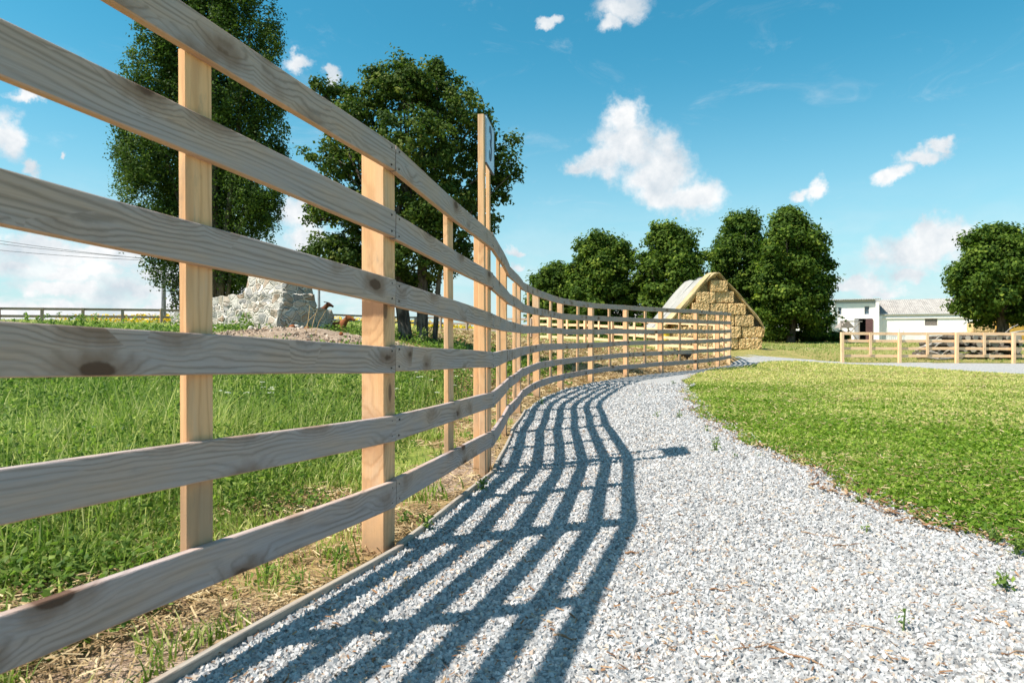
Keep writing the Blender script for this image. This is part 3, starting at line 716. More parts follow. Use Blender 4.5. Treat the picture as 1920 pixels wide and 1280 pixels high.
# sign on its two uprights
sx, sy = -.176, 4.20; sz = t1(sx, sy); head = math.atan2(.993, .118)
sign = empty('number_sign', (sx, sy, sz), 'pale blue square sign with the number 3 on two slim wooden uprights', 'sign')
so = (sx, sy, sz)
upright('upright', (sx, sy), sz, head, .05, .038, 2.225, M_post, sign, so, -.016, (-.004, 0))
upright('upright', (sx+.032, sy+.30), sz, head, .04, .025, 2.17, M_post, sign, so, -.006, (-.004, 0))
pm = Matrix.Translation((.017, .035, 2.085)) @ Matrix.Rotation(head, 4, 'Z')
plate = obj('plate', meshdata('plate', *(lambda m: (m.V, m.F))(MB().box(-.02, .305, -.004, 0.006, -.145, .145)), M_plate), sign, mw=pm)
fr = MB()
fr.box(-.022, .307, -.006, .008, .145, .149); fr.box(-.022, .307, -.006, .008, -.149, -.145); fr.box(.305, .309, -.006, .008, -.145, .145)
fr.obj('rim', M_digit, plate)
tx = bpy.data.curves.new('digit', 'FONT'); tx.body = '3'; tx.size = .30; tx.align_x = 'CENTER'; tx.align_y = 'CENTER'; tx.offset = .006; tx.extrude = .0012
to = bpy.data.objects.new('tmp', tx); COL.objects.link(to)
bpy.context.view_layer.update()
dm = bpy.data.meshes.new_from_object(to.evaluated_get(bpy.context.evaluated_depsgraph_get())); bpy.data.objects.remove(to)
dm.name = 'digit'; dm.materials.clear(); dm.materials.append(M_digit)
obj('digit', dm, plate, mw=Matrix.Translation((.145, -.0055, 0)) @ Matrix.Rotation(R(90), 4, 'X') @ Matrix.Scale(.8, 4, (1, 0, 0)))

# path edging boards
edlab = ['thin grey edging board at the nearest end of the path, by the first posts', 'thin grey edging board between the nearest two thick posts', 'thin grey edging board just before the sign', 'thin grey edging board just past the sign', 'thin grey edging board far beyond the sign']
for i, (p, q) in enumerate(zip(FPZ[0:5], FPZ[1:6])):
    a = (p[0]+.02, p[1], p[2]+.012); b = (q[0]+.03, q[1], q[2]+.012)
    o = obj('edging_board', board_mesh('edging_board', math.dist(a, b)-.01, .06, .02, M_edging, -.004, 8, .004), mw=basis(a, b))
    tag(o, edlab[i], 'edging board', 'edging boards along the path')

def simple_fence(name, P, label, nr, mat, top, step, front, dz=.25, rw=.1, batt=True, zfun=t1, group=None, battshort=.3):
    o0 = (P[0][0], P[0][1], 0); root = empty(name, o0, label, 'fence', group)
    pts = []
    for a, b in zip(P[:-1], P[1:]):
        L = math.dist(a, b); n = max(1, round(L/step))
        for i in range(n): pts.append((a[0]+(b[0]-a[0])*i/n, a[1]+(b[1]-a[1])*i/n))
    pts.append(P[-1])
    for i, (x, y) in enumerate(pts):
        a = pts[max(i-1, 0)]; b = pts[min(i+1, len(pts)-1)]; head = math.atan2(b[1]-a[1], b[0]-a[0]); z = zfun(x, y)
        isb = batt and i % 2 == 1
        upright('batten' if isb else 'post', (x, y), z+(battshort if isb else -.1), head, .1, .03 if isb else .1, top-(battshort if isb else -.1)+random.uniform(-.01, .01)-.005, mat, root, o0, .028 if front else -.13 if not isb else -.06, (random.uniform(-.01, .01), random.uniform(-.01, .01)))
    for i in range(0, len(pts)-1, 2 if batt else 1):
        j = min(i+(2 if batt else 1), len(pts)-1); a, b = pts[i], pts[j]
        for k in range(nr):
            zc = top-rw/2-dz*k
            pa = (a[0], a[1], zfun(*a)+zc); pb = (b[0], b[1], zfun(*b)+zc)
            obj('rail', board_mesh('rail', math.dist(pa, pb)-.01, rw, .024, mat, 0, 1, 0), root, mw=Matrix.Translation(-Vector(o0)) @ basis(pa, pb))
    return root, pts
# back of the paddock: walks away from the corner to the far left
rf, bp = simple_fence('paddock_fence', BACK[:8], 'pale four-rail fence closing the paddock in front of the haystack', 4, M_pale, 1.06, 1.25, True, .265, .1, True)
rf2, bp2 = simple_fence('field_fence', BACK[7:], 'greyish three-rail fence across the far side of the field on the left', 3, M_oldf, 1.02, 1.55, True, .285, .1, False)
rf3, bp3 = simple_fence('yard_fence', [(12.06, 25.0), (32, 25.2)], 'pale orange four-rail fence standing on the right beyond the lawn', 4, M_pale, 1.12, 1.06, False, .272, .1, True)
bm = (obj('brace', board_mesh('brace', .75, .09, .03, M_pale, 0, 1, 0), rf2, mw=Matrix.Translation((-6.3-BACK[7][0], 37.3-BACK[7][1], 1.75)) @ Matrix.Rotation(R(40), 4, 'Y')))
bm2 = (obj('brace', board_mesh('brace', .75, .09, .03, M_pale, 0, 1, 0), rf2, mw=Matrix.Translation((-4.4-BACK[7][0], 36.3-BACK[7][1], 1.32)) @ Matrix.Rotation(R(-40), 4, 'Y')))

# ------------------------------------------------------------------ trees
def crown(name, lobes, n, leaf, mat, parent, org, clump=30, shell=.55, csize=.35, up=.35, vbias=0., tall=.36):
    """leaf clumps spread through the shell of every lobe"""
    L = np.array(lobes, float); vol = L[:, 3]*L[:, 4]+L[:, 4]*L[:, 5]+L[:, 3]*L[:, 5]; vol /= vol.sum()
    nc = n//clump; li = rng.choice(len(L), nc, p=vol)
    d = rng.normal(size=(nc, 3)); d /= np.linalg.norm(d, axis=1)[:, None]; rad = shell+(1.06-shell)*rng.random(nc)**.6
    C = L[li, :3]+d*rad[:, None]*L[li, 3:6]
    cs = csize*(.55+.9*rng.random(nc)); ct = rng.normal(0, .17, nc)+.38+vbias
    # leaves of a clump fill a flattened tuft
    Pn = np.clip(rng.normal(size=(nc, clump, 3)), -1.5, 1.5)*np.array([.55, .55, tall])*cs[:, None, None]
    P_ = (C[:, None, :]+Pn).reshape(-1, 3)
    ct = np.repeat(ct, clump)+rng.normal(0, .16, nc*clump)
    N = len(P_); Rm = frames(N); q_ = Pn.reshape(-1, 3)*np.array([1, 1, 1.6]); q_ = q_/(np.linalg.norm(q_, axis=1)[:, None]+1e-6); nn = Rm[:, :, 2]*.75+np.repeat(d, clump, 0)*.35+q_*.8; nn[:, 2] += up; nn /= np.linalg.norm(nn, axis=1)[:, None]
    tt = np.cross(nn, Rm[:, :, 0]); tt /= np.linalg.norm(tt, axis=1)[:, None]; bb = np.cross(nn, tt)
    s = (leaf*(.6+.7*rng.random(N)))[:, None]
    V = np.stack([P_-tt*s*.5, P_+bb*s*.36-nn*s*.12, P_+tt*s*.55-nn*s*.1, P_-bb*s*.36-nn*s*.12], 1)-np.array(org)
    F = np.arange(4*N).reshape(-1, 4); F3 = np.concatenate([F[:, [0, 1, 2]], F[:, [0, 2, 3]]], 1).reshape(-1, 3)
    return obj(name, meshdata(name, V.reshape(-1, 3), F3, mat, False, {'v': ('FACE', np.repeat(np.clip(ct, 0, 1), 2))}), parent)
def limb(mb, a, b, r0, r1, sag=.1, n=6):
    a, b = Vector(a), Vector(b); L = (b-a).length; pts = []; off = Vector((random.uniform(-1, 1), random.uniform(-1, 1), random.uniform(-.3, .3)))*L*sag
    for i in range(n+1):
        t = i/n; pts.append(a.lerp(b, t)+off*math.sin(t*math.pi)*(.8+.2*math.sin(7*t)))
    mb.tube(pts, [r0+(r1-r0)*(i/n)**.8 for i in range(n+1)], 7)
def lobe(px, py, d, rx, rz, ry=None, dd=0.):
    p = at(px, py, d+dd); k = (d+dd)/1280
    return (p[0], p[1], p[2], rx*k, (ry if ry else rx)*k, rz*k)

# three-stemmed maple behind the fence
D = 14.5
ml = [(622,175,26,22,.3),(655,215,34,28,-.4),(700,190,52,45,.2),(760,165,55,42,-.3),(820,180,58,48,.3),(868,215,45,48,-.2),(900,262,34,34,.5),
      (625,295,48,45,-.3),(690,290,70,60,.5),(770,280,85,70,-.6),(850,300,70,66,.5),(935,300,36,38,0),(948,335,24,22,.3),(600,395,30,20,.2),(650,385,60,40,-.3),(730,390,80,66,.6),
      (820,400,75,65,-.5),(895,390,42,50,.2),(620,462,46,24,0),(690,460,66,42,.4),(770,480,72,50,-.3),(845,470,52,40,.3),(655,490,40,18,-.2),(760,530,60,24,.5),(760,130,20,20,0),(715,150,26,26,.3),(820,145,20,22,.2),(596,160,10,10,0),(612,205,14,10,.2),(572,290,12,12,0),(585,410,14,10,0),(958,262,14,12,.2),(965,320,12,10,0),(905,215,16,12,0),(745,112,12,14,0),(815,120,12,16,.2),(580,470,14,8,.2),(940,370,14,12,.1),(700,140,12,14,0)]
lob = [lobe(a, b, D, c, e, None, f) for a, b, c, e, f in ml]
base = at(792, 648, D); base[2] = t1(base[0], base[1])
tr = empty('maple_tree', base, 'dark bushy three-stemmed tree standing behind the fence left of the sign', 'tree')
lob = [(a, b, c, r1*.98, r2*.98, r3*.98) for a, b, c, r1, r2, r3 in lob]
crown('crown', lob, 72000, .078, M_maple, tr, base, 50, .3, .19, .35, .04)
mb = MB()
for (bx, w, tx_, ty_) in ((762, .15, 700, 330), (792, .13, 790, 250), (814, .06, 850, 330)):
    a = at(bx, 648, D+random.uniform(-.1, .3)); a[2] = t1(a[0], a[1])-.1; b = at(bx+(tx_-bx)*.25, 520, D); c = at(tx_, ty_, D)
    mb.tube([a, a*.97+b*.03+np.array([0, 0, .05]), b, (b+c)/2+np.array([.05, 0, 0]), c], [w*1.45, w, w*.85, w*.55, w*.15], 9)
    for q in random.sample(lob, 9):
        s = (np.array(b)*.6+np.array(c)*.4); limb(mb, s, q[:3], w*.35, .012, .12)
mb.obj('trunk', M_bark, tr, base, True)

# tall poplar
D = 34
pl = [(300,60,38,60,0),(285,150,48,75,.3),(275,270,50,80,-.3),(262,300,42,60,.4),(285,370,60,70,.2),(300,440,50,56,-.3),(320,505,40,34,0),(345,60,45,130,.6),(360,200,50,120,.8),(350,340,50,110,.4),(400,-20,50,110,.3),(440,-60,55,110,0),
      (420,140,50,120,-.2),(410,290,50,110,.2),(400,430,45,90,.3),(460,60,45,90,.4),(505,90,22,60,-.2),(480,170,44,80,0),(495,250,42,80,.3),(480,340,48,70,-.2),(470,410,46,60,.2),(440,490,40,48,0),(380,520,30,36,.3),
      (395,-150,60,110,0),(455,-160,45,90,0),(340,-60,45,100,.3),(295,20,26,50,0),(510,300,26,40,.2),(495,395,28,40,0),(240,290,18,36,0),(255,180,20,44,0),(330,250,50,150,1),(390,330,50,140,1),(440,380,45,110,.8),(420,500,45,60,.6),(350,430,50,100,.8),(440,230,45,140,.8),(390,100,60,140,1),(330,150,40,120,.2),(450,540,30,40,.5),(345,560,26,30,0),(405,560,34,34,.6),(512,35,14,40,-.2),(530,200,12,40,0),(228,260,12,50,0)]
lob = [lobe(a, b, D, c, e, None, f*2) for a, b, c, e, f in pl]
base = at(395, 622, D); base[2] = t1(base[0], base[1])
tr = empty('poplar_tree', base, 'very tall narrow poplar rising above the stone steps at the left', 'tree')
crown('crown', lob, 240000, .125, M_poplar, tr, base, 44, .45, .36, .25, -.03, .7)
mb = MB()
for (bx, tx_, ty_, w) in ((380, 330, 0, .2), (400, 400, -80, .28), (420, 470, 40, .18), (438, 490, 250, .1), (360, 300, 250, .1)):
    a = at(395+(bx-395)*.5, 612, D); a[2] = base[2]-.1; b = at(bx, 470, D); c = at(tx_, ty_, D)
    mb.tube([a, b, (b+c)/2, c], [w*1.2, w, w*.6, .03], 8)
for k in range(7):
    a = at(395, 560, D); b = at(325+k*6, 560+random.random()*20, D-.8); c = at(315+k*5, 510, D-.8); mb.tube([a+np.array([0, 0, -.6]), b, c], [.05, .03, .015], 5)
mb.obj('trunk', M_bark, tr, base, True)

# chestnuts beyond the paddock
CH = [(1042, 488, 50, 640, 58, 'smallest rounded chestnut tree, leftmost of the far row'), (1130, 432, 66, 640, 54, 'round-topped dark chestnut tree second from the left in the far row'),
      (1262, 415, 72, 641, 52, 'lighter green chestnut tree rising just left of the haystack peak'), (1388, 392, 66, 641, 57, 'dark chestnut tree directly behind the haystack peak'),
      (1488, 386, 70, 640, 50, 'tallest dense chestnut tree just right of the haystack'), (1880, 420, 92, 646, 40, 'big leafy chestnut tree at the right over the log pile')]
for ci, (px, ptop, hw, pbase, d, lab) in enumerate(CH):
    base = at(px-(5 if ci == 4 else 0), pbase, d); base[2] = t1(base[0], base[1]); k = d/1280
    tr = empty('chestnut_tree', base, lab, 'tree', 'chestnut trees in the far row' if ci < 5 else None)
    bot = 622 if ci < 5 else 602
    H = (bot-ptop); lob = []
    nl = 34
    for i in range(nl):
        t = (i+.5)/nl; yy = bot-10-t*(H-34)
        wprof = math.sqrt(max(0, 1-(max(0, t-.35)/.68)**2.2))*(1 if t > .2 else .82+.18*t/.2)
        a = i*2.4+random.random()
        rr_ = hw*random.uniform(.24, .38)*(1-.2*t)
        ox = math.cos(a)*(hw*wprof-rr_*.8)*random.uniform(.75, 1.05); oy = math.sin(a)*(hw*wprof-rr_*.8)
        lob.append(lobe(px+ox, yy+random.uniform(-6, 6), d, rr_, rr_*.82, None, oy*k))
    for i in range(26):
        a = random.random()*6.28; t = random.random()**.8; wp = math.sqrt(max(0, 1-(max(0, t-.35)/.68)**2.2))
        lob.append(lobe(px+math.cos(a)*hw*wp*random.uniform(.92, 1.1), bot-6-t*(H-14), d, hw*random.uniform(.07, .15), hw*random.uniform(.08, .16), None, math.sin(a)*hw*wp*k))
    for i in range(3): lob.append(lobe(px+random.uniform(-.3, .3)*hw, ptop+hw*.32+random.uniform(0, 8), d, hw*.26, hw*.28, None, 0))
    lob.append(lobe(px, (ptop+bot)/2, d, hw*.62, H*.36, None, 0))
    crown('crown', lob, 42000 if ci < 5 else 64000, .25 if ci < 5 else .20, M_chest, tr, base, 30, .6, .55 if ci < 5 else .45, .6, (.1 if ci in (2,) else -.03 if ci in (3,) else .03))
    mb = MB(); tw = .30 if ci < 5 else .36
    top = at(px, (ptop+bot)/2-H*.2, d)
    mb.tube([base-np.array([0, 0, .15]), base+np.array([0, 0, .3]), at(px, pbase-50, d), top], [tw*1.25, tw, tw*.8, .06], 9)
    for q in random.sample(lob, 14): limb(mb, at(px, pbase-30-random.random()*60, d), q[:3], tw*.35, .03, .1)
    mb.obj('trunk', M_bark, tr, base, True)

# hedges under the far row, leaf tone darkened for the shade there
def bush(name, lobes, n, leaf, mat, label, cat, group=None, vb=0.):
    L = np.array(lobes); base = np.array([L[:, 0].mean(), L[:, 1].mean(), 0]); base[2] = t1(base[0], base[1])
    r = empty(name, base, label, cat, group)
    crown('foliage', lobes, n, leaf, mat, r, base, 12, .3, .25, .3, vb)
    mb = MB()
    for q in lobes[:8]: limb(mb, (q[0], q[1], t1(q[0], q[1])-.05), (q[0], q[1], q[2]), .03, .01)
    mb.obj('stem', M_bark, r, base)
hl_ = [lobe(1432+i*9.0, 630+random.uniform(-2, 2), 53+random.uniform(-1, 1), 13, 9) for i in range(17)]
bush('hedge', hl_, 9000, .2, M_chest, 'low dark hedge under the trees right of the haystack', 'hedge', None, -.15)
hl_ = [lobe(1010+i*14.0, 634+random.uniform(-2, 2), 49+random.uniform(-1, 1), 14, 6) for i in range(14)]  # dark foliage row stands for a strip of shade
bush('hedge', hl_, 6000, .2, M_chest, 'low dark hedge standing for the strip of shade seen through the rails below the far left chestnuts', 'hedge', None, -.1)

sh_ = [lobe(60+i*26, 722+random.uniform(-8, 8), 8.2+random.uniform(-.4, .4), 24, 20) for i in range(9)]  # dark foliage added to stand for a shaded gap in the grass
bush('shade_foliage', sh_, 9000, .05, M_maple, 'dark foliage added for the shaded gap in the tall grass at the left border of the photo', 'shade_foliage', None, -.2)
# ------------------------------------------------------------------ haystack
def bale_mesh(L=1.0, H=.5, Dp=.5):
    nx_, nz_, ny_ = 22, 9, 8; import itertools
    vs = {}; V = []; F = []
    def vid(i, j, k):
        key = (i, j, k)
        if key not in vs:
            u, v, w = i/nx_*2-1, j/ny_*2-1, k/nz_*2-1
            # rounded box with two string waists
            rx = 1-.06*(abs(v)**4+abs(w)**4)*.5; bul = 1-.08*math.exp(-((abs(u)-.42)/.06)**2)-.05*abs(u)**8
            x = u*L/2*rx+random.gauss(0, .010); y = v*Dp/2*bul*(1-.03*abs(w)**6)+random.gauss(0, .013); z = w*H/2*bul*(1-.03*abs(v)**6)+random.gauss(0, .008)
            vs[key] = len(V); V.append((x, y, z))
        return vs[key]
    for i in range(nx_):
        for j in range(ny_):
            F.append((vid(i, j, 0), vid(i, j+1, 0), vid(i+1, j+1, 0), vid(i+1, j, 0))); F.append((vid(i, j, nz_), vid(i+1, j, nz_), vid(i+1, j+1, nz_), vid(i, j+1, nz_)))
        for k in range(nz_):
            F.append((vid(i, 0, k), vid(i+1, 0, k), vid(i+1, 0, k+1), vid(i, 0, k+1))); F.append((vid(i, ny_, k), vid(i, ny_, k+1), vid(i+1, ny_, k+1), vid(i+1, ny_, k)))
    for j in range(ny_):
        for k in range(nz_):
            F.append((vid(0, j, k), vid(0, j, k+1), vid(0, j+1, k+1), vid(0, j+1, k))); F.append((vid(nx_, j, k), vid(nx_, j+1, k), vid(nx_, j+1, k+1), vid(nx_, j, k+1)))
    # loose stalks standing off the faces
    for _ in range(260):
        s = random.choice(((0, -1), (0, -1), (1, 1), (2, 1), (2, -1), (0, 1))); p = [random.uniform(-L/2, L/2)*.95, random.uniform(-Dp/2, Dp/2), random.uniform(-H/2, H/2)]
        ax = {0: 1, 1: 2, 2: 0}[s[0]]; ext = (L, Dp, H)[ax]/2*s[1]*.97; p[ax] = ext
        d = Vector((random.uniform(-1, 1), random.uniform(-1, 1), random.uniform(-1, .6))); d[ax] = s[1]*random.uniform(.3, .9); d = d.normalized()*random.uniform(.04, .10)
        w = Vector((random.uniform(-1, 1), random.uniform(-1, 1), random.uniform(-1, 1))).normalized()*.008; p = Vector(p); o = len(V)
        V += [tuple(p-w), tuple(p+w), tuple(p+d)]; F.append((o, o+1, o+2))
    return meshdata('straw_bale', V, F, M_hay, False)
bales = [bale_mesh() for _ in range(4)]
HX, HY = 8.61, 29.3; hz = t1(8.6, 29.5); RH = .49
rows = [4, 4, 3.6, 3.0, 2.1, 1.0]; pos_words = ['leftmost', 'second from the left', 'third from the left', 'rightmost', 'fifth']
rown = ['bottom row', 'second row up', 'third row up', 'fourth row up', 'fifth row up', 'peak']
def bale(x, y, z, rz, lab, sc=1.):
    o = obj('straw_bale', random.choice(bales)); o.matrix_basis = Matrix.Translation((x, y, z)) @ Matrix.Rotation(rz+random.uniform(-.04, .04), 4, 'Z') @ Matrix.Diagonal((sc*random.uniform(.95, .99), 1, RH/.5*.96, 1))
    tag(o, lab, 'straw bale', 'straw bales of the haystack')
tot = [4, 4, 4, 3, 2, 1]; wid = [4.0, 3.86, 3.3, 2.3, 1.66, .75]
for ri in range(6):
    n = tot[ri]; w = wid[ri]/n
    for j in range(n):
        x = HX-wid[ri]/2+w*(j+.5)+(.12 if ri % 2 else -.03); z = hz+RH*(ri+.48)+random.uniform(-.02, .02)
        which = ('leftmost' if j == 0 else 'rightmost' if j == n-1 else 'second from the left' if j == 1 else 'third from the left')
        lab = (f'single straw bale at the peak of the haystack front' if n == 1 else f'{which} straw bale in the {rown[ri]} of the haystack front')
        bale(x, HY-.25+random.uniform(-.05, .05), z, 0, lab, w)
for ri in range(3):
    for j in range(4):
        bale(HX-wid[ri]/2+.28, HY+.6+1.02*j+(.3 if ri == 1 else 0), hz+RH*(ri+.48), R(90), f"straw bale on the haystack's left flank, {['bottom','second','third'][ri]} row, {['first','second','third','fourth'][j]} from the front")
# tarpaulin over the ridge
tp = empty('tarpaulin', (HX, HY, hz+3.22), 'pale tarpaulin with an ochre front edge draped over the haystack', 'tarpaulin')
prof = [(-2.3, .95), (-1.82, 1.42), (-1.22, 2.12), (-.72, 2.74), (-.30, 3.20), (-.10, 3.30), (.10, 3.29), (.30, 3.12), (.57, 2.80), (.95, 2.40), (1.33, 1.96), (1.72, 1.46), (1.96, 1.06), (1.99, .80)]
prof = [(a[0]+(b[0]-a[0])*t, a[1]+(b[1]-a[1])*t) for a, b in zip(prof[:-1], prof[1:]) for t in (0, .33, .66)]+[prof[-1]]
def tarp(y0, y1, ny_, name, mat, lift, flap=0.):
    V = []; n = len(prof)
    for j in range(ny_+1):
        t = j/ny_; y = y0+(y1-y0)*t
        for i, (x, z) in enumerate(prof):
            s = i/(n-1); ph = .035*math.sin(9*s+5*y)+.03*math.sin(23*s+2.2*y)
            sag = -.10*math.exp(-((y-2.2)/.35)**2)-.05*math.sin(y*1.9)**2
            yy = y; dxx = 0
            if flap and t < .5: yy = y+.08*math.sin(13*s)+.04*math.sin(31*s); dxx = 0
            droop = -.10*(1-t)*flap if t < .6 else 0
            V.append((x*(1+ph*.12)*lift+dxx, yy, z+ph+sag*(x < .1)+droop+(lift-1)*2))
    F = [(j*n+i, j*n+i+1, (j+1)*n+i+1, (j+1)*n+i) for j in range(ny_) for i in range(n-1)]
    V = np.array(V)-np.array([0, 0, 3.3])
    o = obj(name, meshdata(name, V, F, mat, True), tp); md = o.modifiers.new('thick', 'SOLIDIFY'); md.thickness = .02; md.offset = 1; return o
tarp(-.05, 4.1, 26, 'sheet', M_tarpw, 1.)
tarp(-.55, .2, 8, 'front_strip', M_tarpy, 1.012, 1.)
V = []; F = []; n = len(prof)
for i, (x, z) in enumerate(prof):
    s_ = i/(n-1); wv = .05*math.sin(19*s_)+.03*math.sin(47*s_); wd_ = (.20 if x < 0 else .04)+wv*.6
    ln = math.hypot(x, z-1.6); ux, uz = -x/ln, -(z-1.6)/ln
    for k_ in range(4): V.append((x*1.012+ux*wd_*k_/3, -.55-.05*math.sin(k_+s_*30)+.04*k_, z-3.3+.02+uz*wd_*k_/3*1.0))
F = [(i*4+k_, (i+1)*4+k_, (i+1)*4+k_+1, i*4+k_+1) for i in range(n-1) for k_ in range(3)]
o = obj('hanging_flap', meshdata('hanging_flap', V, F, M_tarpy, True), tp); md = o.modifiers.new('thick', 'SOLIDIFY'); md.thickness = .015
# seam rope
mb = MB()
for yy in (1.6,):
    mb.tube([(x*1.01, yy, z-3.3+.02) for x, z in prof], .013, 5)
mb.obj('rope', M_wire, tp)

# second covered stack far right, amber sheet
AX, AY, AZ = 45.6, 60, t1(45.6, 60)
am = empty('covered_haystack', (AX, AY, AZ), 'haystack wrapped in a bright amber sheet behind the big right-hand tree', 'haystack')
mb = MB(); pr = [(-2.9, 0), (-2.6, 2.1), (-.7, 3.7), (0, 3.9), (.9, 3.7), (5.2, 3.0), (5.6, 0)]
n = len(pr); V = []
for j in range(13):
    for i, (x, z) in enumerate(pr): V.append((x+.12*math.sin(j*1.3+i*2.1), j*.17, z+.08*math.sin(j*2.1+i)))
F = [(j*n+i, j*n+i+1, (j+1)*n+i+1, (j+1)*n+i) for j in range(12) for i in range(n-1)]+[tuple(range(n))[::-1]]+[tuple(12*n+i for i in range(n))]
obj('sheet', meshdata('sheet', V, F, M_tarpo, False), am)
hp = []
for i in range(8):
    V_ = []
bales_f = [(-3.6, 1.2), (-4.6, 1.0), (-5.6, .8)]
for i, (ox, zz_) in enumerate(bales_f):
    for j in range(2 if i < 2 else 1):
        o = obj('straw_bale', bales[i]); o.matrix_basis = Matrix.Translation((AX+ox, AY+.4, AZ+.45+j*.85)) @ Matrix.Diagonal((1.0, 1.7, 1.75, 1))
        tag(o, f"dusty brown straw bale beside the amber covered stack, {['nearest to it','second from it','farthest from it'][i]}, {'lower' if j == 0 else 'upper'}", 'straw bale', 'bales beside the amber stack')

# ------------------------------------------------------------------ stone steps monument
SD = 13.4; sc0 = at(520, 622, SD); sc0[2] = t1(sc0[0], sc0[1])
mon = empty('stone_steps', sc0, 'rough fieldstone stepped base with pale mortar in front of the poplar', 'stonework')
ang = math.atan2(.6, -.8)   # left face runs this way
ex = Vector((-.80, .60, 0)); ey = Vector((.60, .80, 0))
def stoneblock(name, l0, l1, d0, d1, z0, z1, batter=0., n=.12):
    """block from corner offsets along ex (l) and ey (d), subdivided and knocked about"""
    nl, nd, nz_ = max(2, int((l1-l0)/n)), max(2, int((d1-d0)/n)), max(2, int((z1-z0)/n)); V = []; F = []; ids = {}
    def vid(i, j, k):
        if (i, j, k) not in ids:
            a = l0+(l1-l0)*i/nl; b = d0+(d1-d0)*j/nd; z = z0+(z1-z0)*k/nz_; tb = batter*(z-z0)
            a = a+tb*(1-2*i/nl); b = b+tb*(1-2*j/nd)
            p = ex*a+ey*b+Vector((0, 0, z)); p += Vector((random.gauss(0, .018), random.gauss(0, .018), random.gauss(0, .02)))
            ids[(i, j, k)] = len(V); V.append(tuple(p))
        return ids[(i, j, k)]
    for i in range(nl):
        for j in range(nd): F.append((vid(i, j, nz_), vid(i, j+1, nz_), vid(i+1, j+1, nz_), vid(i+1, j, nz_)))
        for k in range(nz_): F.append((vid(i, 0, k), vid(i, 0, k+1), vid(i+1, 0, k+1), vid(i+1, 0, k))); F.append((vid(i, nd, k), vid(i+1, nd, k), vid(i+1, nd, k+1), vid(i, nd, k+1)))
    for j in range(nd):
        for k in range(nz_): F.append((vid(0, j, k), vid(0, j+1, k), vid(0, j+1, k+1), vid(0, j, k+1))); F.append((vid(nl, j, k), vid(nl, j, k+1), vid(nl, j+1, k+1), vid(nl, j+1, k)))
    return obj(name, meshdata(name, V, F, M_masonry, False), mon)
stoneblock('lower_tier', 0, 4.2, 0, .70, -.35, .46)
stoneblock('step', .08, 3.5, .10, .80, .44, .60)
stoneblock('middle_tier', .12, 2.9, .20, 1.02, -.3, .80)
stoneblock('side_wall', .14, .9, .95, 1.46, -.4, .50)
stoneblock('upper_tier', .45, 1.9, .40, 1.22, .74, 1.40, .2)
n = 3400; x = -3.4+2.6*rng.normal(size=n)*.6; y = 11.6+1.5*rng.normal(size=n); k = (zones(x, y)[:, 1] > .35) & (polydist(x, y, FP) > .5); x, y = x[k], y[k]
V, F = stones(x, y, .01+.045*rng.random(len(x))**3, -.004)
V[:, 2] += np.repeat(.11*np.exp(-(((x+3.9)/1.5)**2+((y-12.0)/1.2)**2)), 8)
def m_clod(t, b, out):
    t.put(b, 'Base Color', t.ramp(t.attr('v'), [(0, (.16, .11, .08)), (.6, (.40, .31, .24)), (.9, (.52, .44, .36)), (1, (.40, .18, .10))]))
cl_ = obj('soil_clods', meshdata('soil_clods', V, F, material('clod_mat', m_clod, .95, .1), False, {'v': ('FACE', np.repeat(rng.random(len(x)), 12))})); tag(cl_, 'crumbled soil and small clods on the dirt mound', 'soil clods', kind='stuff')

# rubble around
for i, (px, py, d, s) in enumerate([(548, 616, 12.6, .09), (556, 612, 12.7, .10), (566, 611, 12.8, .07), (575, 613, 12.6, .08), (690, 634, 11, .10), (606, 628, 11.8, .05), (640, 630, 11.8, .05), (470, 626, 12.4, .07)]):
    p = at(px, py, d); z = t1(p[0], p[1])+.1
    Vn = cube*(.6+.4*np.random.default_rng(i).random((8, 1)))*s
    o = obj('stone', meshdata('stone', Vn, cubeF, M_masonry if i % 3 else M_brown), loc=(p[0], p[1], z)); o.rotation_euler = (i, i*2, i*3)
    md = o.modifiers.new('round', 'SUBSURF'); md.levels = 2; md.render_levels = 2
    tag(o, ['brick-red stone at the foot of the steps, leftmost of four', 'rough stone at the foot of the steps, second of four', 'small rough stone at the foot of the steps, third of four', 'reddish stone at the foot of the steps, last of four', 'dark stone beside the thick post, right of the dirt mound', 'little stone on the dirt mound', 'reddish little stone on the right slope of the mound', 'stone in the pale grass left of the mound'][i], 'stone')

# ------------------------------------------------------------------ skinned figures
def skinned(name, pts, edges, mat, loc, rz=0., sc=1., sub=2):
    me = bpy.data.meshes.new(name); me.from_pydata([tuple(Vector(p[:3])*sc) for p in pts], edges, []); me.materials.append(mat)
    o = obj(name, me, loc=loc); o.rotation_euler = (0, 0, rz)
    o.modifiers.new('skin', 'SKIN').use_smooth_shade = True
    for v, p in zip(me.skin_vertices[0].data, pts): v.radius = (p[3]*sc, (p[4] if len(p) > 4 else p[3])*sc)
    me.skin_vertices[0].data[0].use_root = True
    s = o.modifiers.new('sub', 'SUBSURF'); s.levels = sub; s.render_levels = sub
    return o
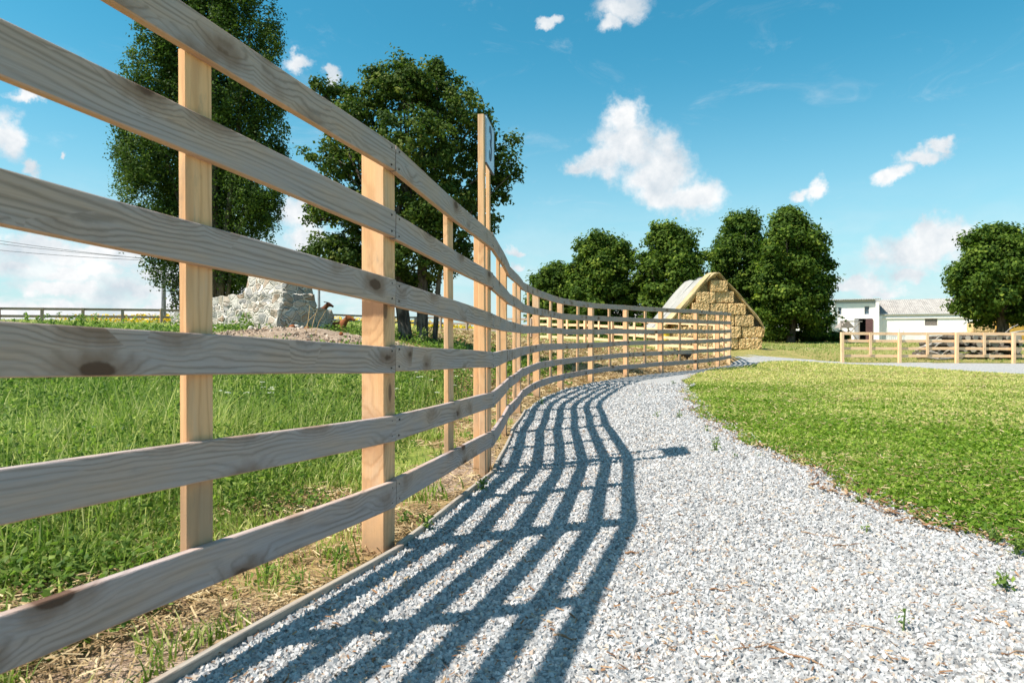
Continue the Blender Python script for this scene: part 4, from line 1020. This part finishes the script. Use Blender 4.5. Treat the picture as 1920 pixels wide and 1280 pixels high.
# goat facing +x, standing
goatS = [(0,0,.48,.12,.14),(.22,0,.50,.11,.14),(.38,0,.53,.11,.13),(.48,0,.62,.09,.10),(.55,0,.74,.08,.08),(.63,0,.79,.07,.075),(.73,0,.73,.045,.05),(.80,0,.68,.034,.036),
         (-.20,0,.49,.12,.14),(-.34,0,.48,.10,.12),(-.44,0,.52,.02),
         (.36,.09,.34,.045),(.37,.09,.20,.025),(.36,.09,.03,.022),(.36,-.09,.34,.045),(.37,-.09,.20,.025),(.36,-.09,.03,.022),
         (-.30,.09,.36,.055),(-.38,.09,.22,.028),(-.35,.09,.03,.022),(-.30,-.09,.36,.055),(-.38,-.09,.22,.028),(-.35,-.09,.03,.022),
         (.57,.07,.84,.02),(.48,.13,.86,.014),(.57,-.07,.84,.02),(.48,-.13,.86,.014)]
goatE = [(0,1),(1,2),(2,3),(3,4),(4,5),(5,6),(6,7),(0,8),(8,9),(9,10),(2,11),(11,12),(12,13),(2,14),(14,15),(15,16),(9,17),(17,18),(18,19),(9,20),(20,21),(21,22),(5,23),(23,24),(5,25),(25,26)]
goatL = [(0,0,.14,.13,.12),(.20,0,.15,.12,.12),(.34,0,.18,.10,.12),(.42,0,.26,.085),(.47,0,.34,.075),(.54,0,.38,.066),(.64,0,.33,.045),(.71,0,.29,.034),
         (-.20,0,.14,.13,.12),(-.33,0,.13,.10,.11),(-.42,0,.16,.02),
         (.34,.10,.08,.04),(.46,.11,.04,.025),(.36,.13,.03,.02),(.34,-.10,.08,.04),(.46,-.11,.04,.025),(.36,-.13,.03,.02),
         (-.28,.11,.10,.05),(-.14,.15,.05,.03),(-.30,.16,.03,.02),(-.28,-.11,.10,.05),(-.14,-.15,.05,.03),(-.30,-.16,.03,.02),
         (.49,.06,.42,.018),(.42,.11,.43,.012),(.49,-.06,.42,.018),(.42,-.11,.43,.012)]
# standing kid behind the wall: head clears the top at the right
p = at(610, 566, 17.0)
zg = t1(p[0]-.3, p[1]); kg = max(.5, (float(p[2])-zg)/.86); g = skinned('goat', goatS, goatE, M_dbrown, (p[0]-.42*kg-.06, p[1], zg), R(0), kg); tag(g, 'dark brown goat whose head shows above the stone wall', 'goat')
gp = at(628, 612, 14.8)
g = skinned('goat', goatL, goatE, M_brown, (gp[0]-.1, gp[1], t1(gp[0], gp[1])+.02), R(-10), .80); tag(g, 'reddish brown goat lying at the right end of the stone wall', 'goat')
hen = [(0,0,.17,.075,.085),(.09,0,.19,.065,.07),(.15,0,.26,.035),(.18,0,.32,.030),(.225,0,.315,.008),(-.09,0,.19,.06,.06),(-.17,0,.26,.03,.015),(-.22,0,.30,.012),(0,.035,.08,.012),(.01,.035,.01,.009),(0,-.035,.08,.012),(.01,-.035,.01,.009)]
henE = [(0,1),(1,2),(2,3),(3,4),(0,5),(5,6),(6,7),(0,8),(8,9),(0,10),(10,11)]
for px, py, d, rz, lab in ((1276, 664, 20.4, 2.6, 'black hen in the paddock, left of the pair'), (1288, 665, 20.2, .4, 'black hen in the paddock, right of the pair')):
    p = at(px, py, d); g = skinned('hen', hen, henE, M_black, (p[0], p[1], t1(p[0], p[1])), rz, 1.); tag(g, lab, 'hen', 'black hens in the paddock')
# yellow bucket
p = at(1249, 636, 26.2); mb = MB(); z = t1(p[0], p[1])
M_bucket = flat('yellow_bucket_mat', (.75, .5, .03), .5)
bk = empty('bucket', (p[0], p[1], z+.35), 'small yellow bucket hung behind the paddock fence', 'bucket')
V = []; F = []; n = 14
for (r_, h_) in ((.10, 0), (.14, .28), (.15, .28), (.15, .30), (.13, .30), (.09, .02)):
    for k_ in range(n): V.append((r_*math.cos(k_*2*math.pi/n), r_*math.sin(k_*2*math.pi/n), h_))
for j in range(5):
    for k_ in range(n): F.append((j*n+k_, j*n+(k_+1) % n, (j+1)*n+(k_+1) % n, (j+1)*n+k_))
F += [tuple(range(n))[::-1], tuple(5*n+k_ for k_ in range(n))]
obj('pail', meshdata('pail', V, F, M_bucket), bk)
MB().tube([(.14*math.cos(a), 0, .29+.14*math.sin(a)) for a in np.linspace(0, math.pi, 9)], .006, 5).obj('handle', M_wire, bk)

# ------------------------------------------------------------------ poles and wires
def pole(px, d, ytop, lab):
    p = at(px, 610, d); z = t1(p[0], p[1]); zt = CAMZ+(640-ytop)/1280*d
    r = empty('utility_pole', (p[0], p[1], z), lab, 'pole', 'utility poles in the field')
    MB().tube([(0, 0, -.2), (0, 0, zt-z)], [.16, .11], 9).obj('shaft', M_pole, r)
    MB().box(-.9, .9, -.06, .06, zt-z-.55, zt-z-.43).obj('crossarm', M_pole, r)
    for x_ in (-.8, 0, .8): MB().tube([(x_, 0, zt-z-.43), (x_, 0, zt-z-.3)], [.05, .03], 7).obj('insulator', M_white, r)
    return Vector((p[0], p[1], zt-.3))
e1 = pole(307, 44, 480, 'grey utility pole left of the stone steps')
e2 = pole(598, 70, 520, 'distant grey utility pole behind the top of the stone steps')
for i, (oy, ob) in enumerate(((0, 0), (-.35, .8), (.25, -.8))):
    a = e1+Vector((ob, 0, 0)); b = Vector((-52, 34, 13.4-i*.9)); pts = []
    for k_ in range(25):
        t = k_/24; q = a.lerp(b, t); q.z -= 1.6*math.sin(t*math.pi); pts.append(tuple(q))
    o = MB().tube(pts, .014, 5).obj('power_line', M_wire); tag(o, ['middle sagging power line leaving the utility pole', 'upper sagging power line leaving the utility pole', 'lowest sagging power line leaving the utility pole'][i], 'power line', 'power lines over the field')

# ------------------------------------------------------------------ farm buildings
BD = 86.; kB = BD/1280
def bx(px): return (px-960)*kB
def bz(py): return CAMZ+(640-py)*kB
gz = bz(645)
B = empty('farm_building', (bx(1608), BD, gz), 'white two-storey farm block with a wide dark doorway', 'building'); bo = (bx(1608), BD, gz)
def bpart(name, x0, x1, y0, y1, z0, z1, mat, parent=B, org=bo): return MB().box(bx(x0), bx(x1), BD+y0, BD+y1, bz(z0), bz(z1)).obj(name, mat, parent, org)
# front wall in pieces round the openings
wl = MB()
def wb(x0, x1, y0, y1, z0, z1): wl.box(bx(x0), bx(x1), BD+y0, BD+y1, bz(z0), bz(z1))
def wallholes(m, x0, x1, zb, zt, holes, yf, th):
    """wall as columns between hole edges"""
    xsq = sorted({x0, x1, *[h[0] for h in holes], *[h[1] for h in holes]})
    for a, b in zip(xsq[:-1], xsq[1:]):
        hs_ = sorted([(h[2], h[3]) for h in holes if h[0] <= a and h[1] >= b], reverse=True); cur = zb
        for (lo, hi) in hs_: 
            if lo < cur: m.box(bx(a), bx(b), yf, yf+th, bz(cur), bz(lo))
            cur = hi
        m.box(bx(a), bx(b), yf, yf+th, bz(cur), bz(zt))
holes = [(1578, 1584, 589, 575), (1623, 1631, 589, 574), (1606, 1636, 622, 597)]
holes = [(a, b, lo+ (23 if lo == 622 else 0), hi) for a, b, lo, hi in holes]
wl = MB(); wallholes(wl, 1572, 1641, 648, 568, holes, BD, .3)
wl.box(bx(1572), bx(1575), BD+.3, BD+9, gz-.3, bz(568)); wl.box(bx(1638), bx(1641), BD+.3, BD+9, gz-.3, bz(568)); wl.box(bx(1572), bx(1641), BD+9, BD+9.3, gz-.3, bz(568))
wl.obj('wall', M_white, B, bo)
bpart('pilaster', 1563.5, 1571.8, -.35, .5, 648, 563, M_white); bpart('pilaster', 1641.2, 1647, -.35, .5, 648, 566, M_white)
M_eaves = flat('eaves_shade_gutter_mat', (.50, .52, .54), .9, .1); bpart('eaves_shade_band', 1572, 1641, .10, .4, 567.8, 560, M_eaves)  # band painted blue-grey for the shade under the eaves; gutter shares this grey
rm = MB(); 
rx0, rx1 = bx(1550), bx(1648.5); n = 90; prof_ = [(rx0+(rx1-rx0)*i/n, .09*math.sin(i*math.pi)) for i in range(n+1)]
V = []; 
for yy, zz_ in ((BD-.5, bz(560.5)), (BD+9.8, bz(553))):
    for i in range(n*2+1): V.append((rx0+(rx1-rx0)*i/(2*n), yy, zz_+.045*math.cos(i*math.pi/1.5)))
m_ = n*2+1; F = [(i, i+1, m_+i+1, m_+i) for i in range(m_-1)]
ro = obj('roof', meshdata('roof', np.array(V)-np.array(bo), F, M_roof, False), B); md = ro.modifiers.new('t', 'SOLIDIFY'); md.thickness = .08
for (a, b, lo, hi) in ((1578, 1584, 589, 575), (1623, 1631, 589, 574)):
    w = bpart('window', a, b, .16, .2, lo, hi, M_glass)
    fm = MB(); t_ = .07; X0, X1, Z0, Z1 = bx(a), bx(b), bz(lo), bz(hi)
    fm.box(X0, X0+t_, BD+.1, BD+.155, Z0, Z1); fm.box(X1-t_, X1, BD+.1, BD+.155, Z0, Z1); fm.box(X0+t_, X1-t_, BD+.1, BD+.155, Z0, Z0+t_); fm.box(X0+t_, X1-t_, BD+.1, BD+.155, Z1-t_, Z1); fm.box(X0+t_, X1-t_, BD+.1, BD+.155, (Z0+Z1)/2-.03, (Z0+Z1)/2+.03)
    fm.obj('frame', M_pole, w, bo)
bpart('doorway', 1606.3, 1635.7, .9, 1., 645, 597.5, M_inshade)  # dark sheet set inside the opening, painted as interior shade
dl_ = bpart('door', 1606.5, 1613, .05, .13, 644, 597.8, M_greyd); dl_['label'] = 'grey left door leaf'
dr_ = bpart('door', 1625, 1637, -.12, -.02, 644, 597.8, M_red); dr_['label'] = 'dark red right door leaf'
# long right wing
C_ = empty('farm_building', (bx(1735), BD+.6, gz), 'long low white barn wing with a grey corrugated roof and slatted vent', 'building'); co = (bx(1735), BD+.6, gz)
wl = MB(); wallholes(wl, 1648, 1828, 648, 588, [(1723, 1743, 611, 598)], BD+.6, .3); wl.box(bx(1825), bx(1828), BD+.9, BD+11, gz-.3, bz(589)); wl.obj('wall', M_white, C_, co)
bpart('ledge', 1655, 1828, .47, .597, 597.5, 595.5, M_white, C_, co); bpart('plinth', 1654, 1828, .5, .597, 646, 628, M_plinth, C_, co)
bpart('pilaster', 1648, 1653, .2, .597, 648, 592, M_white, C_, co)
n = 150; V = []; X0, X1 = bx(1648), bx(1830)
for yy, zz_ in ((BD+.4, bz(588.6)), (BD+6.2, bz(588.6)+2.1)):
    for i in range(2*n+1):
        sh = 0
        V.append((X0+(X1-X0)*i/(2*n)+sh, yy, zz_+.04*math.cos(i*math.pi/1.5)))
V2 = [(x_, BD+12.4, bz(588.6)) for (x_, y_, z_) in V[:2*n+1]]; m_ = 2*n+1; V += V2
F = [(r_*m_+i, r_*m_+i+1, (r_+1)*m_+i+1, (r_+1)*m_+i) for r_ in range(2) for i in range(m_-1)]
ro = obj('roof', meshdata('roof', np.array(V)-np.array(co), F, M_roof, False), C_); md = ro.modifiers.new('t', 'SOLIDIFY'); md.thickness = .08
bpart('gutter', 1648, 1830, .3, .4, 590, 588.8, M_eaves, C_, co)
vt = MB()
for k_ in range(9): vt.box(bx(1723.2), bx(1742.8), BD+.66, BD+.72, bz(611)+.02+k_*.095, bz(611)+.085+k_*.095)
M_slat = flat('slat_mat', (.25, .21, .19), .9, .1, 6, (.33, .29, .26)); vt.obj('vent', M_slat, C_, co)
vt = MB().box(bx(1723), bx(1743), BD+.8, BD+.85, bz(611), bz(598)).obj('doorway', M_inshade, C_, co)  # dark sheet behind the vent slats, painted as interior shade
# left gabled annex with teal roof
D_ = empty('farm_building', (bx(1528), BD-2, gz), 'white gabled annex with teal roof edges half hidden by the tallest chestnut', 'building'); do = (bx(1528), BD-2, gz)
wl = MB(); wl.prism([(bx(1494), gz-.3), (bx(1562), gz-.3), (bx(1562), bz(590)), (bx(1528), bz(565)), (bx(1494), bz(590))], BD-2, BD+7); wl.obj('wall', M_white, D_, do)
for s in (-1, 1):
    a = Vector((bx(1528), 0, bz(563.5))); b = Vector((bx(1528+s*38), 0, bz(591.5))); u_ = (b-a).normalized(); nrm = Vector((-u_.z, 0, u_.x))*(1 if s < 0 else 1)
    if nrm.z < 0: nrm = -nrm
    V = []
    for yy in (BD-2.6, BD+7.2):
        for q in (a, b, b+nrm*.14, a+nrm*.14): V.append((q.x, yy, q.z+.02))
    obj('roof', meshdata('roof', np.array(V)-np.array(do), [(0,1,2,3),(7,6,5,4),(0,4,5,1),(1,5,6,2),(2,6,7,3),(3,7,4,0)], M_teal), D_)
# long white range behind the trees
E_ = empty('farm_building', (bx(1300), BD+3, gz), 'long white barn range glimpsed behind the chestnut row', 'building'); eo = (bx(1300), BD+3, gz)
wl = MB(); wallholes(wl, 1090, 1492, 648, 594, [(1421, 1438, 610, 598), (1340, 1356, 610, 598), (1180, 1196, 612, 600), (1130, 1146, 612, 600), (1235, 1250, 612, 600)], BD+3, .3); wl.box(bx(1090), bx(1091)+.3, BD+3.3, BD+11, gz-.3, bz(594)); wl.obj('wall', M_white, E_, eo)
for (a, b, lo, hi) in ((1421, 1438, 610, 598), (1340, 1356, 610, 598), (1180, 1196, 612, 600), (1130, 1146, 612, 600), (1235, 1250, 612, 600)): bpart('window', a, b, 3.15, 3.2, lo, hi, M_glass, E_, eo)
V = []; X0, X1 = bx(1086), bx(1495)
V = [(X0, BD+2.4, bz(594)), (X1, BD+2.4, bz(594)), (X1, BD+7, bz(594)+1.5), (X0, BD+7, bz(594)+1.5), (X1, BD+12, bz(594)), (X0, BD+12, bz(594))]
ro = obj('roof', meshdata('roof', np.array(V)-np.array(eo), [(0, 1, 2, 3), (3, 2, 4, 5)], M_roof), E_); md = ro.modifiers.new('t', 'SOLIDIFY'); md.thickness = .1

TH = R(-22); pv_ = Vector((bx(1640), BD, 0))
for o in (B, C_, D_, E_):
    l = o.location-pv_; o.location = pv_+Matrix.Rotation(TH, 3, 'Z') @ Vector((l.x, l.y, l.z)); o.rotation_euler = (0, 0, TH)
# yard clutter before the doorway
M_orange = flat('orange_wood_mat', (.6, .33, .16), .8)
p = (bx(1586)*.95, BD-4, t1(bx(1583)*.95, BD-4)); wh = empty('well_house', p, 'small orange-roofed wooden well house before the white block', 'well house')
wh.scale = (.9, .9, .95)
MB().box(-.6, .6, -.6, .6, 0, 1.0).obj('base', M_orange, wh); rfm = MB(); rfm.prism([(-1.0, 1.75), (1.0, 1.75), (0, 2.7)], -.8, .8); rfm.obj('roof', M_slat, wh)
for s_ in (-.5, .5): MB().box(s_-.06, s_+.06, -.06, .06, 1., 1.75).obj('post', M_slat, wh)
p = (bx(1596)*.942, BD-5, t1(bx(1596)*.942, BD-5)); sg = empty('wooden_trestle', p, 'grey timber trestle frame with crossed legs before the doorway', 'trestle')
MB().box(-1.3, 1.3, -.05, .05, 2.35, 2.47).obj('beam', M_slat, sg)
for (a, b) in (((-1.1, 0), (1.0, 2.35)), ((1.0, 0), (-1.1, 2.35)), ((.95, 0), (.95, 2.35)), ((-1.2, 0), (-1.2, 2.35))): MB().tube([(a[0], 0, a[1]-.1), (b[0], 0, b[1])], .06, 6).obj('leg', M_slat, sg)
pk = MB(); 
pf = empty('picket_fence', (bx(1620), BD-7, gz), 'thin pale stake fence in front of the dark doorway', 'fence')
for i in range(9):
    x_ = bx(1606+i*3.6); MB().box(x_-.05, x_+.05, BD-7, BD-6.95, gz-.2, gz+1.6+random.uniform(-.4, .4)).obj('stake', M_plinth, pf, (bx(1620), BD-7, gz))
MB().box(bx(1603), bx(1638), BD-6.94, BD-6.9, gz+.9, gz+.96).obj('wire_rail', M_pole, pf, (bx(1620), BD-7, gz))

# ------------------------------------------------------------------ log pile
cands = []
for row in range(4):
    for c in range(11-row):
        cands.append((16.9+row*.28+c*.36+random.uniform(-.05, .05), row))
lw = ['bottom row', 'second row up', 'third row up', 'fourth row up', 'top row']
def nth(i): return ['first','second','third','fourth','fifth','sixth','seventh','eighth','ninth','tenth','eleventh','twelfth','thirteenth'][i]
cnt = [0]*5
for x_, row in cands:
    r_ = random.uniform(.07, .155); y_ = 27.2+random.uniform(-.4, .4); z_ = t1(x_, 27.5)+.13+row*.235+random.uniform(-.02, .02); L_ = random.uniform(1.2, 2.2)
    rz = random.gauss(0, .22)
    lg = empty('log', (x_, y_, z_), f'{nth(cnt[row])} log from the left in the {lw[row]} of the log pile', 'log', 'logs in the pile behind the right fence', rz); cnt[row] += 1
    n = 11; ph = [1+random.uniform(-.08, .08) for _ in range(n)]; V = []
    for j, yy in enumerate((0, L_*.5, L_)):
        for k_ in range(n): V.append((r_*ph[k_]*math.cos(k_*2*math.pi/n)*(1-.06*j), yy, r_*ph[k_]*math.sin(k_*2*math.pi/n)*(1-.06*j)+.02*(j == 1)))
    F = [(j*n+k_, j*n+(k_+1) % n, (j+1)*n+(k_+1) % n, (j+1)*n+k_) for j in range(2) for k_ in range(n)]+[tuple(2*n+k_ for k_ in range(n))[::-1]]
    obj('bark', meshdata('bark', V, F, M_bark, True), lg)
    E = [(V[k_][0]*.97, -.012, V[k_][2]*.97) for k_ in range(n)]+[(V[k_][0]*.97, .03, V[k_][2]*.97) for k_ in range(n)]
    obj('cut_end', meshdata('cut_end', E, [tuple(range(n)), tuple(range(2*n-1, n-1, -1))]+[(k_, (k_+1) % n, (k_+1) % n+n, k_+n) for k_ in range(n)], M_logend), lg)
M_bleach = flat('bleached_wood_mat', (.42, .38, .34), .9, .1, 5, (.26, .22, .19))
for i, (a, b, r_) in enumerate([((14.9, 26.6, .35), (16.2, 26.9, .75), .07), ((15.0, 26.7, .05), (16.6, 26.5, .12), .08), ((14.8, 26.4, .12), (16.4, 26.4, .05), .06), ((16.0, 26.7, 1.1), (17.9, 26.8, 1.32), .06), ((15.1, 26.8, .5), (15.9, 26.6, .1), .06)]):
    z0 = t1(16, 26.6); a = (a[0]+(.85 if i != 3 else 2.3), a[1], a[2]-(.15 if i == 3 else 0)); b = (b[0]+(.85 if i != 3 else 2.3), b[1], b[2]-(.25 if i == 3 else 0)); mb = MB(); pts = [Vector(a).lerp(Vector(b), t)+Vector((0, 0, z0+.06*math.sin(t*5+i))) for t in np.linspace(0, 1, 7)]; mb.tube(pts, [r_*(1-.5*t) for t in np.linspace(0, 1, 7)], 8)
    mb.tube([pts[3], pts[3]+Vector((.25, -.1, .28)), pts[3]+Vector((.5, -.1, .4))], [r_*.5, r_*.4, .015], 6)
    o = mb.obj('branch', M_bleach, None, (0, 0, 0), True); tag(o, ['bleached branch rising at the left end of the log pile', 'thick grey branch lying at the foot of the log pile', 'grey branch on the ground before the second post of the right fence', 'bleached branch lying on top of the log pile', 'short bleached branch leaning down at the left end of the log pile'][i], 'branch', 'branches around the log pile')

# ------------------------------------------------------------------ single weeds, flowers, sticks
def weedplant(name, x, y, h, nl, leaf, label, group, mat=M_weed, flower=False, lean=.2):
    z = t1(x, y)+.01; r = empty(name, (x, y, z), label, 'flower' if flower else 'weed', group)
    mb = MB(); tips = []
    ns = max(2, nl//9)
    P_ = []
    for s in range(ns):
        a = random.random()*6.28; sp = lean*h*random.uniform(.3, 1.3); tip = Vector((math.cos(a)*sp, math.sin(a)*sp, h*random.uniform(.6, 1)))
        mb.tube([(0, 0, -.01), tip*.5+Vector((0, 0, h*.08)), tip], [.0022*(1+h*3), .0017*(1+h*3), .0008*(1+h*3)], 5); tips.append(tip)
        for j in range(nl//ns): t = random.uniform(.15, 1); P_.append(tip*t+Vector((random.gauss(0, .25*leaf+.01), random.gauss(0, .25*leaf+.01), random.gauss(0, .01))))
    mb.obj('stem', mat if False else M_stem, r)
    Pn = np.array(P_); lo = leaves(Pn[:, 0], Pn[:, 1], Pn[:, 2], leaf*(.6+.8*rng.random(len(Pn))), mat, 'leaf', .5, .3, .5); lo.parent = r; lo['kind'] = 'stuff'
    if flower:
        for tip in tips:
            F_ = []
            for _ in range(26): a = random.random()*6.28; q = flower*random.random()**.5; F_.append((tip.x+math.cos(a)*q, tip.y+math.sin(a)*q, tip.z+.02-.25*q+random.uniform(0, .006)))
            Fn = np.array(F_); fo = leaves(Fn[:, 0], Fn[:, 1], Fn[:, 2], np.full(len(Fn), flower*.42), M_flower, 'flower_head', 2.); fo.parent = r
    return r
M_stem = flat('stem_mat', (.10, .16, .04), .7)
def gp_(px, py):
    d = .79*1280/(py-640)
    for _ in range(6):
        x_ = (px-960)/1280*d; d = (CAMZ-t1(x_, d))*1280/(py-640)
    return (px-960)/1280*d, d
for (px, py, h, nl, lf, lab) in [(215, 1215, .09, 70, .03, 'leafy dark weed between the lowest rail and the edging board, nearest the camera'), (150, 1245, .07, 50, .028, 'low weed at the lower left corner under the lowest rail'), (290, 1180, .08, 60, .028, 'dark leafy weed under the lowest rail, second from the camera'),
      (500, 1105, .06, 40, .022, 'weed in the straw under the lowest rail, halfway to the thick post'), (560, 1118, .05, 30, .02, 'small weed just above the edging board left of the thick post'), (640, 1062, .07, 36, .022, 'weed at the left foot of the thick post'), (760, 985, .07, 40, .022, 'weed right behind the thick post foot'),
      (430, 905, .14, 70, .03, 'broad-leaved weed seen right of the slim batten, low'), (230, 960, .16, 80, .035, 'large broad-leaved weed left of the slim batten'), (60, 940, .18, 80, .035, 'large broad-leaved weed at the left border of the photo')]:
    x_ = (px-960)/1280*(.79*1280/(py-640)); y_ = .79*1280/(py-640); weedplant('weed', x_, y_, h, nl, lf, lab, 'weeds along the foot of the fence')
WD = [(1342, 850, .13, 46, .022, 'bushy weed on the gravel close to the lawn edge'), (1232, 785, .07, 20, .02, 'small weed in the middle of the path beyond the sign shadow'), (1272, 786, .10, 30, .022, 'leafy weed beside the narrow start of the lawn'),
      (1325, 812, .08, 26, .02, 'weed at the lawn edge just above the bushy one'), (1262, 722, .08, 26, .03, 'weed at the tip of the lawn by the path bend'), (1693, 1195, .075, 22, .012, 'lone upright weed on the gravel in the lower right'),
      (1612, 948, .06, 34, .022, 'spreading weed on the gravel below the lawn edge'), (1885, 1115, .07, 30, .022, 'dark weed at the right border of the photo on the gravel'), (1862, 1025, .08, 40, .022, 'weed clump at the nearest end of the lawn edge'),
      (1625, 1005, .04, 18, .016, 'tiny yellowish weed on the open gravel'), (1378, 862, .04, 14, .016, 'tiny weed right of the bushy one'), (1425, 860, .04, 14, .016, 'tiny weed left of the lawn edge rubble'),
      (1330, 690, .14, 30, .05, 'weed patch on the path near the fence end'), (1290, 694, .10, 20, .04, 'smaller weed patch on the path near the fence end'), (1015, 760, .09, 30, .03, 'weed at the fence foot past the sign'),
      (905, 925, .08, 60, .022, 'creeping weed over the edging board below the sign'), (800, 1000, .09, 60, .022, 'leafy weed by the edging board right of the thick post'), (1905, 1050, .09, 40, .025, 'leafy weed hanging off the lawn at the right border'),
      (1200, 745, .05, 14, .025, 'small weed on the distant gravel'), (1060, 700, .12, 30, .04, 'weed at the fence foot where the fence bends')]
for (px, py, h, nl, lf, lab) in WD:
    x_, y_ = gp_(px, py); weedplant('weed', x_, y_, h, nl, lf, lab, 'weeds growing in and beside the gravel')
YR = [(-1.05, 6.5, .50), (-1.35, 7.6, .55), (-.72, 6.9, .44), (-1.6, 7.2, .46), (-.6, 7.9, .5), (-2.25, 5.6, .44), (-2.35, 6.3, .42), (-1.9, 5.2, .40), (.05, 9.6, .42), (-1.15, 7.9, .4)]
yl = ['tall white yarrow between the thick post and the slim batten', 'white yarrow in front of the dark tree trunks', 'flat-topped yarrow right of the dark tree trunks', 'white yarrow against the left tree trunk', 'low yarrow beside the slim batten', 'white yarrow cluster left of the thick post, highest', 'white yarrow cluster left of the thick post, middle', 'white yarrow cluster left of the thick post, lowest', 'small yarrow right of the sign post', 'short yarrow behind the others by the trunks']
for (x_, y_, h), lab in zip(YR, yl): weedplant('yarrow', x_, y_, h, 30, .03, lab, 'yarrow in the field grass', M_weed, .024, .3)
# dry stalks on the mound
for i, (px, d) in enumerate(((572, 11.5), (580, 11.6), (588, 11.4), (566, 11.7))):
    p = at(px, 615, d); z = t1(p[0], p[1]); o = MB().tube([(p[0], p[1], z), (p[0]+.05+i*.02, p[1], z+.28), (p[0]+.08+i*.06, p[1], z+.55-i*.04)], [.008, .006, .003], 5).obj('dry_stalk', M_hay)
    tag(o, ['dry stalk second from the left on the dirt mound', 'tallest leaning dry stalk on the dirt mound, third from the left', 'rightmost dry stalk on the dirt mound', 'leftmost dry stalk on the dirt mound'][i], 'stalk', 'dry stalks on the dirt mound')
# sticks on the gravel
M_stick = flat('stick_mat', (.20, .10, .055), .85, .15, 30, (.36, .24, .15))
ST = [(1490, 1248, 95, 20, .0055, 'curled strip of bark near the bottom edge of the photo'), (1420, 1232, 120, -6, .003, 'thin long twig left of the curled bark strip'), (1185, 1047, 26, 3, .006, 'short stout stick beside the shadow of the top rail'), (1700, 900, 90, 25, .002, 'fine curved twig right of the path middle'),
      (1590, 1034, 60, -4, .004, 'brown stick in the middle of the gravel'), (1540, 1015, 70, 16, .003, 'slanting brown stick above the middle of the gravel'), (1060, 1210, 50, 16, .0055, 'orange stick lying in the rail shadow near the bottom'), (700, 1255, 10, 40, .006, 'upright-looking chip of wood in the dark shadow'),
      (985, 950, 44, -8, .003, 'thin stick across the shadow stripes below the sign'), (1240, 1130, 50, -14, .003, 'thin twig right of the widest shadow stripe'), (1650, 1195, 110, 22, .002, 'long fine twig by the lone weed'), (1850, 1180, 40, 12, .004, 'short stick in the lower right corner area'),
      (1350, 1120, 40, 12, .004, 'small brown stick on the lower gravel'), (640, 1190, 60, 20, .003, 'twig in the shadow beside the edging board'), (1900, 1240, 60, -10, .0035, 'twig at the lower right corner'), (1270, 1020, 34, -16, .003, 'slim twig near the shadow edge halfway up the gravel')]
for (px, py, wpx, sl_, r_, lab) in ST:
    x_, y_ = gp_(px, py); k_ = y_/1280; L_ = wpx*k_; a = -math.radians(sl_)*2.2
    c, s = math.cos(a), math.sin(a); z = t1(x_, y_)+.03
    pts = [(x_+c*L_*(t-.5), y_+s*L_*(t-.5)+.07*L_*math.sin(t*2.2+px), z-.006+.003*math.sin(t*9+px)) for t in np.linspace(0, 1, 9)]
    o = MB().tube(pts, [.75*r_*(.75+.5*random.random())*(1-.5*t) for t in np.linspace(0, 1, 9)], 6).obj('stick', M_stick, None, (0, 0, 0), True); tag(o, lab, 'stick', 'sticks lying on the gravel')
